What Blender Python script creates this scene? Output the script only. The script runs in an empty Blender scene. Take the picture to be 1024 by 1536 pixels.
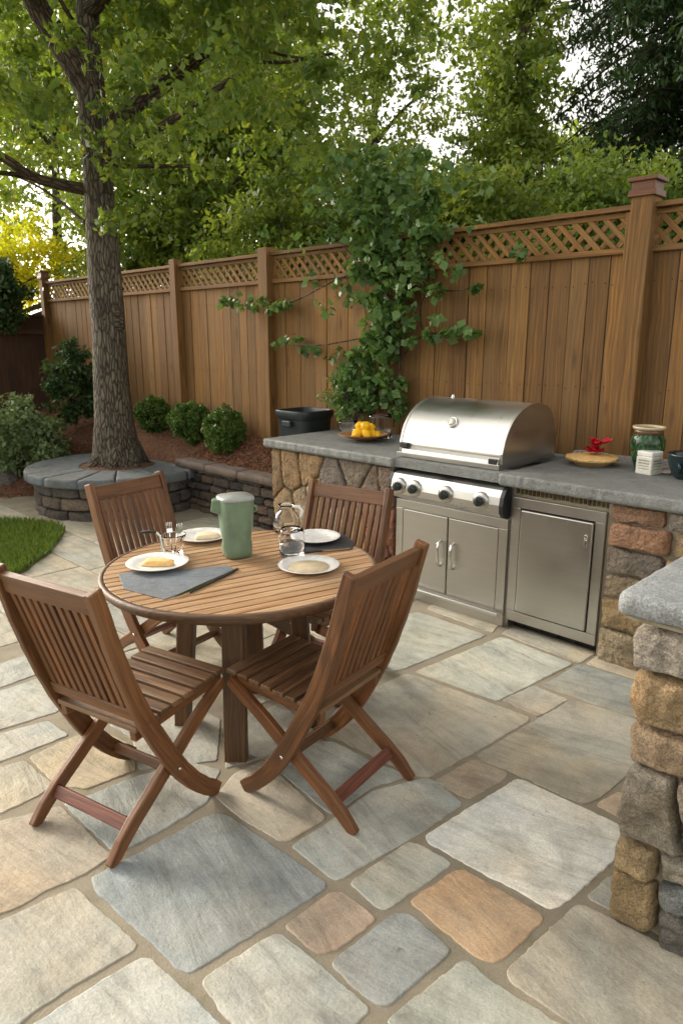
import bpy, math, random
import numpy as np
from mathutils import Vector, Matrix, noise as mnoise
random.seed(7); rng = np.random.default_rng(11)
scene = bpy.context.scene
COL = scene.collection
V = Vector
# ------------------------------------------------------------------ camera model
FPX, CAMH = 1060.0, 1.65
PITCH = math.atan((768-509)/FPX)
cP, sP = math.cos(PITCH), math.sin(PITCH)
def ray(px, py):
    u = (px-512)/FPX; v = (768-py)/FPX
    return V((u, cP+v*sP, -sP+v*cP))
def G(px, py, z=0.0):                       # point of the horizontal plane z seen at a place of the photo
    d = ray(px, py); t = (z-CAMH)/d.z
    return V((d.x*t, d.y*t, z))
def P(px, py, d):                           # point at forward distance d
    r = ray(px, py); t = d/r.y
    return V((r.x*t, d, CAMH+r.z*t))
def onplane(px, py, p0, n):
    r = ray(px, py); o = V((0,0,CAMH))
    t = (p0-o).dot(n)/r.dot(n)
    return o+r*t
def lin(c): return c/12.92 if c <= .04045 else ((c+.055)/1.055)**2.4
def C(r, g, b, k=1.0): return (lin(r/255)*k, lin(g/255)*k, lin(b/255)*k)

# ------------------------------------------------------------------ materials
class NT:
    def __init__(s, name):
        s.m = bpy.data.materials.new(name); s.m.use_nodes = True
        s.t = s.m.node_tree; s.b = s.t.nodes['Principled BSDF']; s.out = s.t.nodes['Material Output']
    def n(s, typ, **kw):
        nd = s.t.nodes.new(typ)
        for k, v in kw.items():
            if hasattr(nd, k) and k not in nd.inputs: setattr(nd, k, v)
            else: s.set(nd.inputs[k], v)
        return nd
    def set(s, sock, v):
        if isinstance(v, bpy.types.NodeSocket): s.t.links.new(v, sock)
        else:
            if isinstance(v, (tuple, list)) and len(v) == 3 and sock.type == 'RGBA': v = (*v, 1)
            sock.default_value = v
    def attr(s, name, out='Color'): return s.n('ShaderNodeAttribute', attribute_name=name).outputs[out]
    def obj(s): return s.n('ShaderNodeTexCoord').outputs['Object']
    def mapv(s, vec, scale, rot=(0,0,0)):
        nd = s.n('ShaderNodeMapping'); s.set(nd.inputs['Vector'], vec)
        nd.inputs['Scale'].default_value = scale; nd.inputs['Rotation'].default_value = rot
        return nd.outputs[0]
    def noise(s, vec, scale, detail=4, rough=.55, dist=0):
        nd = s.n('ShaderNodeTexNoise'); s.set(nd.inputs['Vector'], vec)
        nd.inputs['Scale'].default_value = scale; nd.inputs['Detail'].default_value = detail
        nd.inputs['Roughness'].default_value = rough; nd.inputs['Distortion'].default_value = dist
        return nd.outputs['Fac']
    def voro(s, vec, scale, feature='F1'):
        nd = s.n('ShaderNodeTexVoronoi', feature=feature); s.set(nd.inputs['Vector'], vec)
        nd.inputs['Scale'].default_value = scale
        return nd.outputs['Distance']
    def ramp(s, fac, stops):
        nd = s.n('ShaderNodeValToRGB'); s.set(nd.inputs[0], fac)
        el = nd.color_ramp.elements
        while len(el) < len(stops): el.new(.5)
        for e, (p, c) in zip(el, stops):
            e.position = p; e.color = (*c, 1) if not isinstance(c, (int, float)) else (c, c, c, 1)
        return nd.outputs[0]
    def mix(s, fac, a, b, blend='MIX'):
        nd = s.n('ShaderNodeMix', data_type='RGBA', blend_type=blend)
        s.set(nd.inputs[0], fac); s.set(nd.inputs[6], a); s.set(nd.inputs[7], b)
        return nd.outputs[2]
    def math(s, op, a, b=0.0):
        nd = s.n('ShaderNodeMath', operation=op); s.set(nd.inputs[0], a); s.set(nd.inputs[1], b)
        return nd.outputs[0]
    def bump(s, h, strength=.5, dist=.01, prev=None):
        nd = s.n('ShaderNodeBump'); nd.inputs['Strength'].default_value = strength
        nd.inputs['Distance'].default_value = dist; s.set(nd.inputs['Height'], h)
        if prev is not None: s.set(nd.inputs['Normal'], prev)
        return nd.outputs[0]
    def P(s, **kw):
        for k, v in kw.items(): s.set(s.b.inputs[k.replace('_', ' ')], v)
        return s.m

def plain(name, col, rough=.5, metal=0, **kw):
    m = NT(name); v = m.noise(m.obj(), 25, 4)
    c = m.mix(1, col, m.ramp(v, [(.3, .86), (.7, 1.08)]), 'MULTIPLY')
    m.P(Base_Color=c, Roughness=rough, Metallic=metal, Normal=m.bump(m.noise(m.obj(), 60, 3), .06, .004), **kw)
    return m.m

def wood(name, base, dark, rough=.5, weather=None, along=1.6, knots=False, fine=60, spot=0):
    m = NT(name); g = m.attr('gc', 'Vector'); tint = m.attr('col')
    warp = m.n('ShaderNodeTexNoise'); m.set(warp.inputs['Vector'], m.mapv(g, (1.3, 3, 3))); warp.inputs['Scale'].default_value = 1; warp.inputs['Detail'].default_value = 2
    va = m.n('ShaderNodeVectorMath', operation='MULTIPLY_ADD'); m.set(va.inputs[0], warp.outputs['Color']); va.inputs[1].default_value = (0, .10, .10); m.set(va.inputs[2], g)
    gw = va.outputs[0]
    n1 = m.noise(m.mapv(gw, (along, fine, fine)), 1.0, 6, .62, .4)
    n2 = m.noise(m.mapv(g, (along*4, fine*4, fine*4)), 1.0, 3, .6)
    ring = m.n('ShaderNodeTexWave', wave_type='BANDS', bands_direction='Y'); m.set(ring.inputs['Vector'], m.mapv(gw, (along*.25, fine*.28, fine*.28)))
    ring.inputs['Scale'].default_value = 1.0; ring.inputs['Distortion'].default_value = 5; ring.inputs['Detail'].default_value = 3; ring.inputs['Detail Scale'].default_value = 1.2
    c = m.ramp(n1, [(.30, dark), (.60, base)])
    c = m.mix(m.math('MULTIPLY', ring.outputs['Fac'], .38), c, tuple(x*.72 for x in dark))
    c = m.mix(m.math('MULTIPLY', m.ramp(n2, [(.42, 0.0), (.62, 1.0)]), .42), c, tuple(x*.5 for x in dark))
    if knots:
        kv = m.voro(m.mapv(g, (1.9, 8, 8)), 1.0)
        c = m.mix(m.ramp(kv, [(.05, .9), (.10, .55), (.16, 0.0)]), c, tuple(x*.42 for x in dark))
    if weather:
        w = m.noise(m.mapv(g, (1.2, 6, 6)), 1.0, 6, .7)
        c = m.mix(m.ramp(w, [(.42, 0.0), (.75, .75)]), c, weather)
    if spot:
        c = m.mix(m.ramp(m.noise(g, 22, 4, .6), [(.62, 0.0), (.74, spot)]), c, tuple(x*.6 for x in dark))
    c = m.mix(1, c, tint, 'MULTIPLY')
    h = m.math('ADD', n1, m.math('MULTIPLY', n2, .6))
    m.P(Base_Color=c, Roughness=m.math('ADD', m.math('MULTIPLY', n1, .30), rough-.10), Normal=m.bump(h, .5, .0028))
    return m.m

def stone(name, grain=1.0, bumpd=.006, rough=.85, streak=True, speck=.35, ss=130, facet=0):
    m = NT(name); g = m.attr('gc', 'Vector'); col = m.attr('col')
    big = m.noise(g, 4.5*grain, 6, .65, .6)
    c = m.mix(1, col, m.ramp(big, [(.25, .66), (.5, 1.0), (.78, 1.25)]), 'MULTIPLY')
    mot = m.noise(g, 17*grain, 5, .7, .3)
    c = m.mix(1, c, m.ramp(mot, [(.30, .88), (.52, 1.01), (.75, 1.10)]), 'MULTIPLY')
    st = None
    if streak:
        st = m.noise(m.mapv(g, (1.9*grain, 11*grain, 6)), 1.0, 7, .68, 1.3)
        c = m.mix(1, c, m.ramp(st, [(.28, .66), (.5, 1.0), (.72, 1.14)]), 'MULTIPLY')
        hu = m.noise(g, 2.1*grain, 4, .6, .5)
        c = m.mix(m.ramp(hu, [(.45, 0.0), (.72, .65)]), c, m.mix(1, c, (1.14, .98, .78), 'MULTIPLY'))
        hb = m.noise(m.mapv(g, (1, 1, 1), (0, 0, 1.1)), 2.7*grain, 4, .6, .5)
        c = m.mix(m.ramp(hb, [(.48, 0.0), (.72, .7)]), c, m.mix(1, c, (.80, .90, 1.0), 'MULTIPLY'))
    sp = m.noise(g, ss, 3, .75)
    c = m.mix(speck, c, m.ramp(sp, [(.32, .30), (.5, 1.0), (.70, 1.75)]), 'MULTIPLY')
    pit = m.noise(g, 26*grain, 3, .5)
    c = m.mix(m.ramp(pit, [(.70, 0.0), (.78, .45)]), c, (.06, .05, .04))
    fine = m.noise(g, 60*grain, 6, .75); mid = m.noise(g, 14*grain, 6, .65)
    nb = m.bump(mid, .7, bumpd*2.2)
    if facet: nb = m.bump(m.voro(g, 30*grain), facet, bumpd*1.5, nb)
    if st is not None: nb = m.bump(st, .9, bumpd*1.6, nb)
    nb = m.bump(fine, .8, bumpd*.8, nb)
    m.P(Base_Color=c, Roughness=rough, Normal=nb)
    return m.m

def leafmat(name, c0, c1, trans=.35, rough=.45, yel=None):
    m = NT(name); r = m.attr('col')
    sep = m.n('ShaderNodeSeparateColor'); m.set(sep.inputs[0], r)
    c = m.mix(sep.outputs[0], c0, c1)
    if yel: c = m.mix(m.ramp(sep.outputs[1], [(.80, 0.0), (.95, .8)]), c, yel)
    m.P(Base_Color=c, Roughness=rough)
    m.b.inputs['Specular IOR Level'].default_value = .35
    tr = m.n('ShaderNodeBsdfTranslucent'); m.set(tr.inputs['Color'], m.mix(1, c, (1.5, 1.35, .55), 'MULTIPLY'))
    ms = m.n('ShaderNodeMixShader'); ms.inputs[0].default_value = trans
    m.t.links.new(m.b.outputs[0], ms.inputs[1]); m.t.links.new(tr.outputs[0], ms.inputs[2])
    m.t.links.new(ms.outputs[0], m.out.inputs[0])
    return m.m

def steel(name, col=(.60, .585, .55), rough=.26, axis=(1.2, 220, 220)):
    m = NT(name); g = m.attr('gc', 'Vector')
    s = m.noise(m.mapv(g, axis), 1.0, 3, .6)
    sm = m.noise(g, 5, 3, .5)
    c = m.mix(1, col, m.ramp(s, [(.3, .94), (.7, 1.03)]), 'MULTIPLY')
    m.P(Base_Color=c, Metallic=1.0, Roughness=m.math('ADD', m.math('MULTIPLY', sm, .22), m.math('ADD', m.math('MULTIPLY', s, .05), rough-.08)),
        Normal=m.bump(s, .025, .001))
    m.b.inputs['Anisotropic'].default_value = .5
    return m.m

def glassmat(name, tint=(1, 1, 1), rough=.0):
    m = NT(name)
    m.P(Base_Color=tint, Roughness=rough, Normal=m.bump(m.noise(m.obj(), 18, 2), .08, .004))
    m.b.inputs['Transmission Weight'].default_value = 1.0; m.b.inputs['IOR'].default_value = 1.27
    return m.m

M = {}
M['chair'] = wood('teak', C(138, 87, 45), C(70, 40, 19), .42, weather=C(108, 80, 54), fine=85, spot=.4)
M['chairred'] = wood('reddish_teak', C(132, 76, 56), C(80, 42, 32), .42, fine=85)
M['seatwood'] = wood('dark_teak', C(134, 98, 66), C(72, 48, 30), .45, weather=C(150, 124, 94), fine=85, spot=.4)
M['table'] = wood('table_teak', C(190, 152, 112), C(144, 104, 68), .38, weather=C(192, 164, 132), fine=70, spot=.25)
M['tableleg'] = wood('table_leg_teak', C(112, 78, 44), C(60, 38, 20), .5, weather=C(92, 70, 48), fine=60, spot=.3)
M['fence'] = wood('cedar_fence', C(144, 106, 56), C(96, 66, 30), .75, weather=C(112, 88, 56), along=.9, fine=42, knots=True)
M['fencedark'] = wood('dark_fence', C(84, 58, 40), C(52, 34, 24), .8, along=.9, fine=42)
M['flag'] = stone('flagstone', 1.0, .0045, .74, True, .22, 150)
M['rock'] = stone('rough_field_stone', 1.6, .018, .9, True, .75, 210, .7)
M['granite'] = stone('grey_granite', 1.6, .006, .62, False, .7, 190)
M['blueslab'] = stone('bluestone_cap', 1.4, .006, .8, True, .3)
M['steel'] = steel('brushed_steel', (.60, .592, .575))
M['steeld'] = steel('brushed_steel_door', (.50, .488, .46), .27, (220, 1.2, 220))
M['steelw'] = steel('warm_steel', (.51, .495, .465), .30, (220, 1.2, 220))
M['chrome'] = plain('chrome', (.7, .7, .68), .12, 1.0)
M['black'] = plain('black_plastic', (.012, .012, .013), .42)
M['grip'] = plain('knob_grip', C(58, 66, 66), .28, .6)
M['dark'] = plain('dark_void', (.006, .006, .006), .9)
M['white'] = plain('white_glaze', (.80, .79, .76), .16)
M['glass'] = glassmat('clear_glass')
M['water'] = glassmat('water', (.98, .99, .98))
M['green'] = plain('sage_plastic', C(108, 130, 106), .30)
M['lidgrey'] = plain('pale_grey_lid', C(150, 154, 150), .22)
M['slate'] = stone('blue_slate_mat', 3.0, .002, .5, True, .5, 300)
M['blackmat'] = plain('black_mat', C(44, 46, 50), .5)
M['bread'] = plain('toasted_bread', C(226, 186, 118), .7)
M['cream'] = plain('cream_food', C(226, 206, 170), .6)
M['yellow'] = plain('yellow_fruit', C(246, 190, 12), .5)
M['red'] = plain('red_petals', C(196, 20, 46), .55)
M['wooddish'] = plain('brown_dish', C(150, 112, 78), .5)
M['teal'] = plain('dark_teal_glaze', C(28, 44, 48), .2)
M['binm'] = plain('dark_bin', C(34, 42, 46), .42)
M['clay'] = plain('clay', C(168, 110, 80), .7)

def mk_mulch():
    m = NT('bark_mulch'); o = m.obj()
    v = m.voro(m.mapv(o, (1, 1.7, 1)), 42); n = m.noise(o, 60, 5, .7); big = m.noise(o, 2.2, 4)
    c = m.ramp(m.math('ADD', m.math('MULTIPLY', v, .5), m.math('MULTIPLY', n, .6)), [(.25, C(70, 46, 32)), (.55, C(122, 84, 60)), (.85, C(160, 118, 88))])
    c = m.mix(1, c, m.ramp(big, [(.3, .75), (.7, 1.15)]), 'MULTIPLY')
    m.P(Base_Color=c, Roughness=.95, Normal=m.bump(m.math('ADD', v, n), .9, .03)); return m.m
M['mulch'] = mk_mulch()
def mk_chip():
    m = NT('bark_chip'); m.P(Base_Color=m.attr('col'), Roughness=.9); return m.m
M['chip'] = mk_chip()
def mk_mortar():
    m = NT('sand_joint'); o = m.obj()
    n = m.noise(o, 160, 4, .7); b = m.noise(o, 5, 5, .6)
    c = m.mix(n, C(130, 121, 103), C(168, 157, 137)); c = m.mix(1, c, m.ramp(b, [(.3, .78), (.7, 1.1)]), 'MULTIPLY')
    c = m.mix(m.ramp(m.noise(o, 9, 4, .6), [(.56, 0.0), (.70, .45)]), c, C(112, 106, 70))
    m.P(Base_Color=c, Roughness=.95, Normal=m.bump(n, .6, .006)); return m.m
M['mortar'] = mk_mortar()
def mk_ground():
    m = NT('soil_and_grass'); o = m.obj(); n = m.noise(o, 1.5, 6, .6)
    m.P(Base_Color=m.ramp(n, [(.35, C(62, 74, 34)), (.6, C(84, 98, 46)), (.75, C(96, 82, 56))]), Roughness=.95, Normal=m.bump(m.noise(o, 40, 4), .8, .03)); return m.m
M['ground'] = mk_ground()
def mk_bark():
    m = NT('tree_bark'); g = m.attr('gc', 'Vector')
    wv = m.n('ShaderNodeTexNoise'); m.set(wv.inputs['Vector'], m.mapv(g, (5, 9, 9))); wv.inputs['Scale'].default_value = 1; wv.inputs['Detail'].default_value = 4
    va = m.n('ShaderNodeVectorMath', operation='MULTIPLY_ADD'); m.set(va.inputs[0], wv.outputs['Color']); va.inputs[1].default_value = (.10, .05, .05); m.set(va.inputs[2], g)
    e = m.voro(m.mapv(va.outputs[0], (7.5, 34, 34)), 1.0, 'DISTANCE_TO_EDGE')
    r = m.noise(m.mapv(g, (5, 40, 40)), 1.0, 6, .7, .5); f = m.noise(g, 120, 4, .7); big = m.noise(g, 3, 4)
    plate = m.ramp(e, [(.0, 0.0), (.16, .75), (.4, 1.0)])
    c = m.ramp(r, [(.32, C(74, 66, 55)), (.55, C(120, 109, 93)), (.75, C(158, 147, 130))])
    c = m.mix(m.ramp(e, [(.0, .85), (.14, 0.0)]), c, C(34, 29, 23))
    c = m.mix(1, c, m.ramp(big, [(.3, .72), (.7, 1.15)]), 'MULTIPLY')
    c = m.mix(m.ramp(m.noise(g, 7, 5, .6), [(.58, 0.0), (.70, .4)]), c, C(96, 102, 74))
    c = m.mix(1, c, m.attr('col'), 'MULTIPLY')
    hh = m.math('ADD', plate, m.math('MULTIPLY', r, .8))
    m.P(Base_Color=c, Roughness=.92, Normal=m.bump(f, .4, .006, m.bump(hh, 1.0, .028))); return m.m
M['bark'] = mk_bark()
def mk_label():
    m = NT('jar_label'); o = m.obj()
    b = m.n('ShaderNodeTexBrick'); m.set(b.inputs['Vector'], m.mapv(o, (1, 1, 1)))
    b.inputs['Scale'].default_value = 60
    m.P(Base_Color=m.mix(.25, C(226, 222, 208), m.ramp(m.noise(o, 90, 3), [(.4, C(120, 124, 116)), (.6, C(226, 222, 208))])), Roughness=.4); return m.m
M['jarlabel'] = mk_label()
def mk_vase():
    m = NT('green_leaf_glaze'); o = m.obj()
    v = m.voro(m.mapv(o, (26, 26, 11), (0, .5, 0)), 1.0, 'DISTANCE_TO_EDGE'); n = m.noise(m.mapv(o, (60, 60, 14)), 1.0, 3, .5, .8)
    c = m.ramp(n, [(.3, C(24, 48, 28)), (.55, C(48, 88, 50)), (.78, C(104, 136, 98))])
    c = m.mix(m.ramp(v, [(.0, .9), (.10, 0.0)]), c, C(18, 26, 16))
    m.P(Base_Color=c, Roughness=.14, Normal=m.bump(v, .6, .008)); return m.m
M['vase'] = mk_vase()
L = {}
L['maple'] = leafmat('maple_leaf', (.085, .155, .034), (.215, .300, .062), .48, yel=(.20, .22, .04))
L['mid'] = leafmat('broad_leaf', (.105, .185, .044), (.255, .350, .080), .45, yel=(.20, .21, .04))
L['light'] = leafmat('light_leaf', (.135, .220, .050), (.300, .390, .090), .48, yel=(.24, .25, .05))
L['glow'] = leafmat('painted_glow_leaf', (.30, .38, .03), (.80, .76, .07), .6)  # the glow of sunlit leaves is painted into this bright yellow base colour
L['dark'] = leafmat('dark_leaf', (.028, .064, .022), (.070, .120, .040), .3)
L['conifer'] = leafmat('conifer_needle', (.022, .054, .017), (.062, .115, .036), .25)
L['box'] = leafmat('boxwood_leaf', (.050, .110, .018), (.125, .205, .040), .25)
L['vine'] = leafmat('vine_leaf', (.060, .130, .038), (.160, .260, .080), .30, rough=.35)
L['sage'] = leafmat('sage_leaf', (.110, .170, .075), (.220, .290, .130), .3)
L['grass'] = leafmat('grass_blade', (.070, .130, .022), (.150, .220, .045), .35)

# ------------------------------------------------------------------ mesh builder
OFF = {}
def rv(a=1.0): return V((random.uniform(-a, a), random.uniform(-a, a), random.uniform(-a, a)))
def tint(a=.18, c=(1, 1, 1)):
    k = 1+random.uniform(-a, a); w = random.uniform(-.03, .03)
    return (c[0]*k*(1+w), c[1]*k, c[2]*k*(1-w))
class MB:
    def __init__(s): s.v = []; s.f = []; s.c = []; s.g = []; s.sm = []
    def add(s, vs, fs, col=(1, 1, 1), gc=None, smooth=False):
        o = len(s.v); s.v += [tuple(v) for v in vs]
        s.f += [tuple(i+o for i in f) for f in fs]
        s.c += [tuple(col)]*len(vs)
        off = rv(20)
        s.g += [tuple(V(g)+off) for g in (gc if gc is not None else vs)]
        s.sm += [smooth]*len(fs)
        return s
    def hexa(s, B, T, col=(1, 1, 1), gc=None):     # four bottom corners, four top corners
        return s.add(list(B)+list(T), [(3, 2, 1, 0), (4, 5, 6, 7), (0, 1, 5, 4), (1, 2, 6, 5), (2, 3, 7, 6), (3, 0, 4, 7)], col, gc)
    def box(s, c, size, ax=None, col=(1, 1, 1)):
        c = V(c); X, Y, Z = ax if ax else (V((1, 0, 0)), V((0, 1, 0)), V((0, 0, 1)))
        hx, hy, hz = size[0]/2, size[1]/2, size[2]/2
        loc = [(-hx, -hy, -hz), (hx, -hy, -hz), (hx, hy, -hz), (-hx, hy, -hz), (-hx, -hy, hz), (hx, -hy, hz), (hx, hy, hz), (-hx, hy, hz)]
        vs = [c+X*a+Y*b+Z*d for a, b, d in loc]
        k = int(np.argmax(size)); o = [k]+[i for i in range(3) if i != k]
        gc = [(p[o[0]], p[o[1]], p[o[2]]) for p in loc]
        return s.hexa(vs[:4], vs[4:], col, gc)
    def bar(s, p0, p1, w, h, up=(0, 0, 1), col=(1, 1, 1)):
        p0, p1 = V(p0), V(p1); Z = (p1-p0); ln = Z.length; Z.normalize()
        X = V(up).cross(Z)
        if X.length < 1e-4: X = V((1, 0, 0)).cross(Z)
        X.normalize(); Y = Z.cross(X)
        return s.box((p0+p1)/2, (w, h, ln), (X, Y, Z), col)
    def sweep(s, path, w, h, side, col=(1, 1, 1), smooth=False):  # w along side, h in the plane; h may be a list
        side = V(side).normalized(); vs = []; gc = []; L_ = 0; n = len(path)
        for i, p in enumerate(path):
            p = V(p); t = (V(path[min(i+1, n-1)])-V(path[max(i-1, 0)])).normalized()
            nr = side.cross(t).normalized(); hh = (h[i] if isinstance(h, (list, tuple)) else h)/2
            if i: L_ += (p-V(path[i-1])).length
            for a, b in ((-1, -1), (1, -1), (1, 1), (-1, 1)):
                vs.append(p+side*(a*w/2)+nr*(b*hh)); gc.append((L_, a*w/2, b*hh))
        fs = [(3, 2, 1, 0), tuple(4*(n-1)+k for k in range(4))]
        for i in range(n-1):
            for k in range(4):
                a, b = 4*i+k, 4*i+(k+1) % 4
                fs.append((a, b, b+4, a+4))
        return s.add(vs, fs, col, gc, smooth)
    def tube(s, path, rad, seg=8, col=(1, 1, 1), wob=0, cap=True):
        n = len(path); vs = []; gc = []; L_ = 0; X = None
        for i, p in enumerate(path):
            p = V(p); t = (V(path[min(i+1, n-1)])-V(path[max(i-1, 0)])).normalized()
            if X is None:
                X = t.orthogonal().normalized()
            X = (X-t*X.dot(t)).normalized(); Y = t.cross(X)
            r = rad[i] if isinstance(rad, (list, tuple)) else rad
            if i: L_ += (p-V(path[i-1])).length
            for k in range(seg):
                a = 2*math.pi*k/seg; rr = r
                if wob: rr = r*(1+wob*mnoise.noise(V((math.cos(a)*1.6, math.sin(a)*1.6, L_*.8+p.x))))
                vs.append(p+X*(math.cos(a)*rr)+Y*(math.sin(a)*rr)); gc.append((L_, math.cos(a)*r, math.sin(a)*r))
        fs = []
        for i in range(n-1):
            for k in range(seg):
                a, b = i*seg+k, i*seg+(k+1) % seg
                fs.append((a, b, b+seg, a+seg))
        if cap: fs += [tuple(range(seg-1, -1, -1)), tuple((n-1)*seg+k for k in range(seg))]
        return s.add(vs, fs, col, gc, True)
    def lathe(s, prof, c=(0, 0, 0), seg=32, ax=None, col=(1, 1, 1), sx=1.0):
        c = V(c); X, Y, Z = ax if ax else (V((1, 0, 0)), V((0, 1, 0)), V((0, 0, 1)))
        vs = []; gc = []
        for r, z in prof:
            for k in range(seg):
                a = 2*math.pi*k/seg
                vs.append(c+X*(math.cos(a)*r*sx)+Y*(math.sin(a)*r)+Z*z); gc.append((math.cos(a)*r, math.sin(a)*r, z))
        fs = []
        for i in range(len(prof)-1):
            for k in range(seg):
                a, b = i*seg+k, i*seg+(k+1) % seg
                fs.append((a, b, b+seg, a+seg))
        if prof[0][0] > 1e-4: fs.append(tuple(range(seg-1, -1, -1)))
        if prof[-1][0] > 1e-4: fs.append(tuple((len(prof)-1)*seg+k for k in range(seg)))
        return s.add(vs, fs, col, gc, True)
    def shell(s, prof, c, seg=40, **k):            # closed lathe of revolution (profile is a loop)
        c = V(c); vs = []; n = len(prof)
        for r, z in prof:
            for q in range(seg):
                a = 2*math.pi*q/seg; vs.append(c+V((math.cos(a)*r, math.sin(a)*r, z)))
        fs = [(i*seg+q, i*seg+(q+1) % seg, ((i+1) % n)*seg+(q+1) % seg, ((i+1) % n)*seg+q) for i in range(n) for q in range(seg)]
        return s.add(vs, fs, (1, 1, 1), None, True)
    def build(s, name, mat, parent=None, origin=None, bevel=0, seg=2, crease=35):
        off = OFF.get(parent.name, V((0, 0, 0))) if parent else (V(origin) if origin is not None else V((0, 0, 0)))
        me = bpy.data.meshes.new(name)
        va = np.array(s.v, dtype=np.float64)-np.array(off)
        me.from_pydata(va.tolist(), [], s.f)
        me.polygons.foreach_set('use_smooth', s.sm)
        a = me.attributes.new('col', 'FLOAT_COLOR', 'POINT')
        ca = np.ones((len(s.v), 4), dtype=np.float32); ca[:, :3] = np.array(s.c); a.data.foreach_set('color', ca.ravel())
        a = me.attributes.new('gc', 'FLOAT_VECTOR', 'POINT'); a.data.foreach_set('vector', np.array(s.g, dtype=np.float32).ravel())
        me.validate(); me.update(); me.materials.append(mat)
        o = bpy.data.objects.new(name, me); COL.objects.link(o)
        if parent: o.parent = parent
        else: o.location = off
        OFF[o.name] = off
        if bevel:
            b = o.modifiers.new('bevel', 'BEVEL'); b.width = bevel; b.segments = seg; b.limit_method = 'ANGLE'; b.angle_limit = math.radians(crease)
        return o
def tag(o, label, cat, group=None):
    o['label'] = label; o['category'] = cat
    if group: o['group'] = group
    return o
def thing(name, loc, label, cat, group=None):
    o = bpy.data.objects.new(name, None); COL.objects.link(o); o.location = V(loc); o.empty_display_size = .1
    OFF[o.name] = V(loc); return tag(o, label, cat, group)
def structure(o): o['kind'] = 'structure'; return o
def stuff(o, label, cat): o['kind'] = 'stuff'; return tag(o, label, cat)

# ------------------------------------------------------------------ stone cells
def smooth_poly(poly, step, amp, rnd=1):
    pts = [V((p[0], p[1])) for p in poly]
    for _ in range(rnd):                                        # round the corners by a set radius
        q = []
        for i, p in enumerate(pts):
            a, b = pts[i-1], pts[(i+1) % len(pts)]
            ra = min(.018, step*1.3, (p-a).length*.3); rb = min(.018, step*1.3, (p-b).length*.3)
            q += [p+(a-p).normalized()*ra if ra > 1e-6 else p.copy(), p+((a-p)+(b-p))*0 + ((a-p).normalized()*ra+(b-p).normalized()*rb)*.28, p+(b-p).normalized()*rb if rb > 1e-6 else p.copy()]
        pts = q
    out = []
    sd = random.uniform(0, 100)
    for i, p in enumerate(pts):
        b = pts[(i+1) % len(pts)]; n = max(1, int((b-p).length/step))
        for k in range(n):
            x = p.lerp(b, k/n)
            e = mnoise.noise(V((x.x/(step*3)+sd, x.y/(step*3), 3.3)))+.6*mnoise.noise(V((x.x/step+sd, x.y/step, 7.1)))
            e2 = mnoise.noise(V((x.x/(step*3)+sd, x.y/(step*3), 13.3)))+.6*mnoise.noise(V((x.x/step+sd, x.y/step, 17.1)))
            chip = max(0, mnoise.noise(V((x.x/(step*5)+sd, x.y/(step*5), 23.3)))-.32)*2.2
            out.append(x+V((e, e2))*amp*(1+chip*1.5))
    return out
def cell(mb, poly, frame, depth, col, step=.03, amp=.005, dome=.0, rough=.002, insets=((.0, .0), (.0, .6), (.012, .93), (.03, 1.0)), rot=None, rnd=1, back=True, coarse=3):
    p = smooth_poly(poly, step, amp, rnd)
    A = sum((p[i-1].x*p[i].y-p[i].x*p[i-1].y) for i in range(len(p)))
    if A < 0: p = p[::-1]
    c = sum(p, V((0, 0)))/len(p); n = len(p); sd = random.uniform(0, 100)
    R_ = sum((q-c).length for q in p)/n
    rot = random.uniform(-.5, .5) if rot is None else rot; cr, sr = math.cos(rot), math.sin(rot)
    vs = []; gc = []; rings = []
    def put(q, h, r_on):
        d = (q-c).length/max(R_, 1e-6)
        hh = h+(dome*max(0, 1-d*d*.8) if r_on else 0)
        if rough and r_on: hh += rough*(mnoise.noise(V((q.x*9+sd, q.y*9, 1)))+.6*mnoise.noise(V((q.x*26+sd, q.y*26, 4))))
        vs.append(frame(q.x, q.y, hh)); gc.append((q.x*cr-q.y*sr, q.x*sr+q.y*cr, hh))
    for ins, hz in insets:
        st = len(vs)
        for q in p:
            d = q-c; l = d.length
            put(c+d*max(.3, (l-ins)/l), depth*hz, hz >= .9)
        rings.append(st)
    for k in range(1, coarse):
        st = len(vs); t = 1-k/coarse; lastin = insets[-1][0]
        for q in p:
            d = q-c; l = d.length; put(c+d*max(.3, (l-lastin)/l)*t, depth, True)
        rings.append(st)
    ctr = len(vs); put(c, depth, True)
    fs = []
    for a, b in zip(rings[:-1], rings[1:]):
        for k in range(n):
            k2 = (k+1) % n; fs.append((a+k, a+k2, b+k2, b+k))
    fs += [(rings[-1]+k, rings[-1]+(k+1) % n, ctr) for k in range(n)]
    if back: fs.append(tuple(rings[0]+k for k in range(n-1, -1, -1)))
    mb.add(vs, fs, col, gc, True)

def clip(poly, a, b, keep):                     # keep the side of points nearer to a than to b
    m_ = (a+b)/2; nrm = b-a; out = []
    for i in range(len(poly)):
        p, q = poly[i-1], poly[i]; dp, dq = (p-m_).dot(nrm)+keep, (q-m_).dot(nrm)+keep
        if dp <= 0: out.append(p)
        if dp*dq < 0: out.append(p+(q-p)*(dp/(dp-dq)))
    return out
def voronoi(pts, rect, gap, sx=1, sy=1):
    x0, y0, x1, y1 = rect; res = []
    S = [V((p[0]*sx, p[1]*sy)) for p in pts]
    for i, a in enumerate(S):
        poly = [V((x0*sx, y0*sy)), V((x1*sx, y0*sy)), V((x1*sx, y1*sy)), V((x0*sx, y1*sy))]
        for j, b in enumerate(S):
            if i != j and poly: poly = clip(poly, a, b, gap*(b-a).length*.5)
        if len(poly) > 2: res.append((i, [(q.x/sx, q.y/sy) for q in poly]))
    return res
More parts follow.
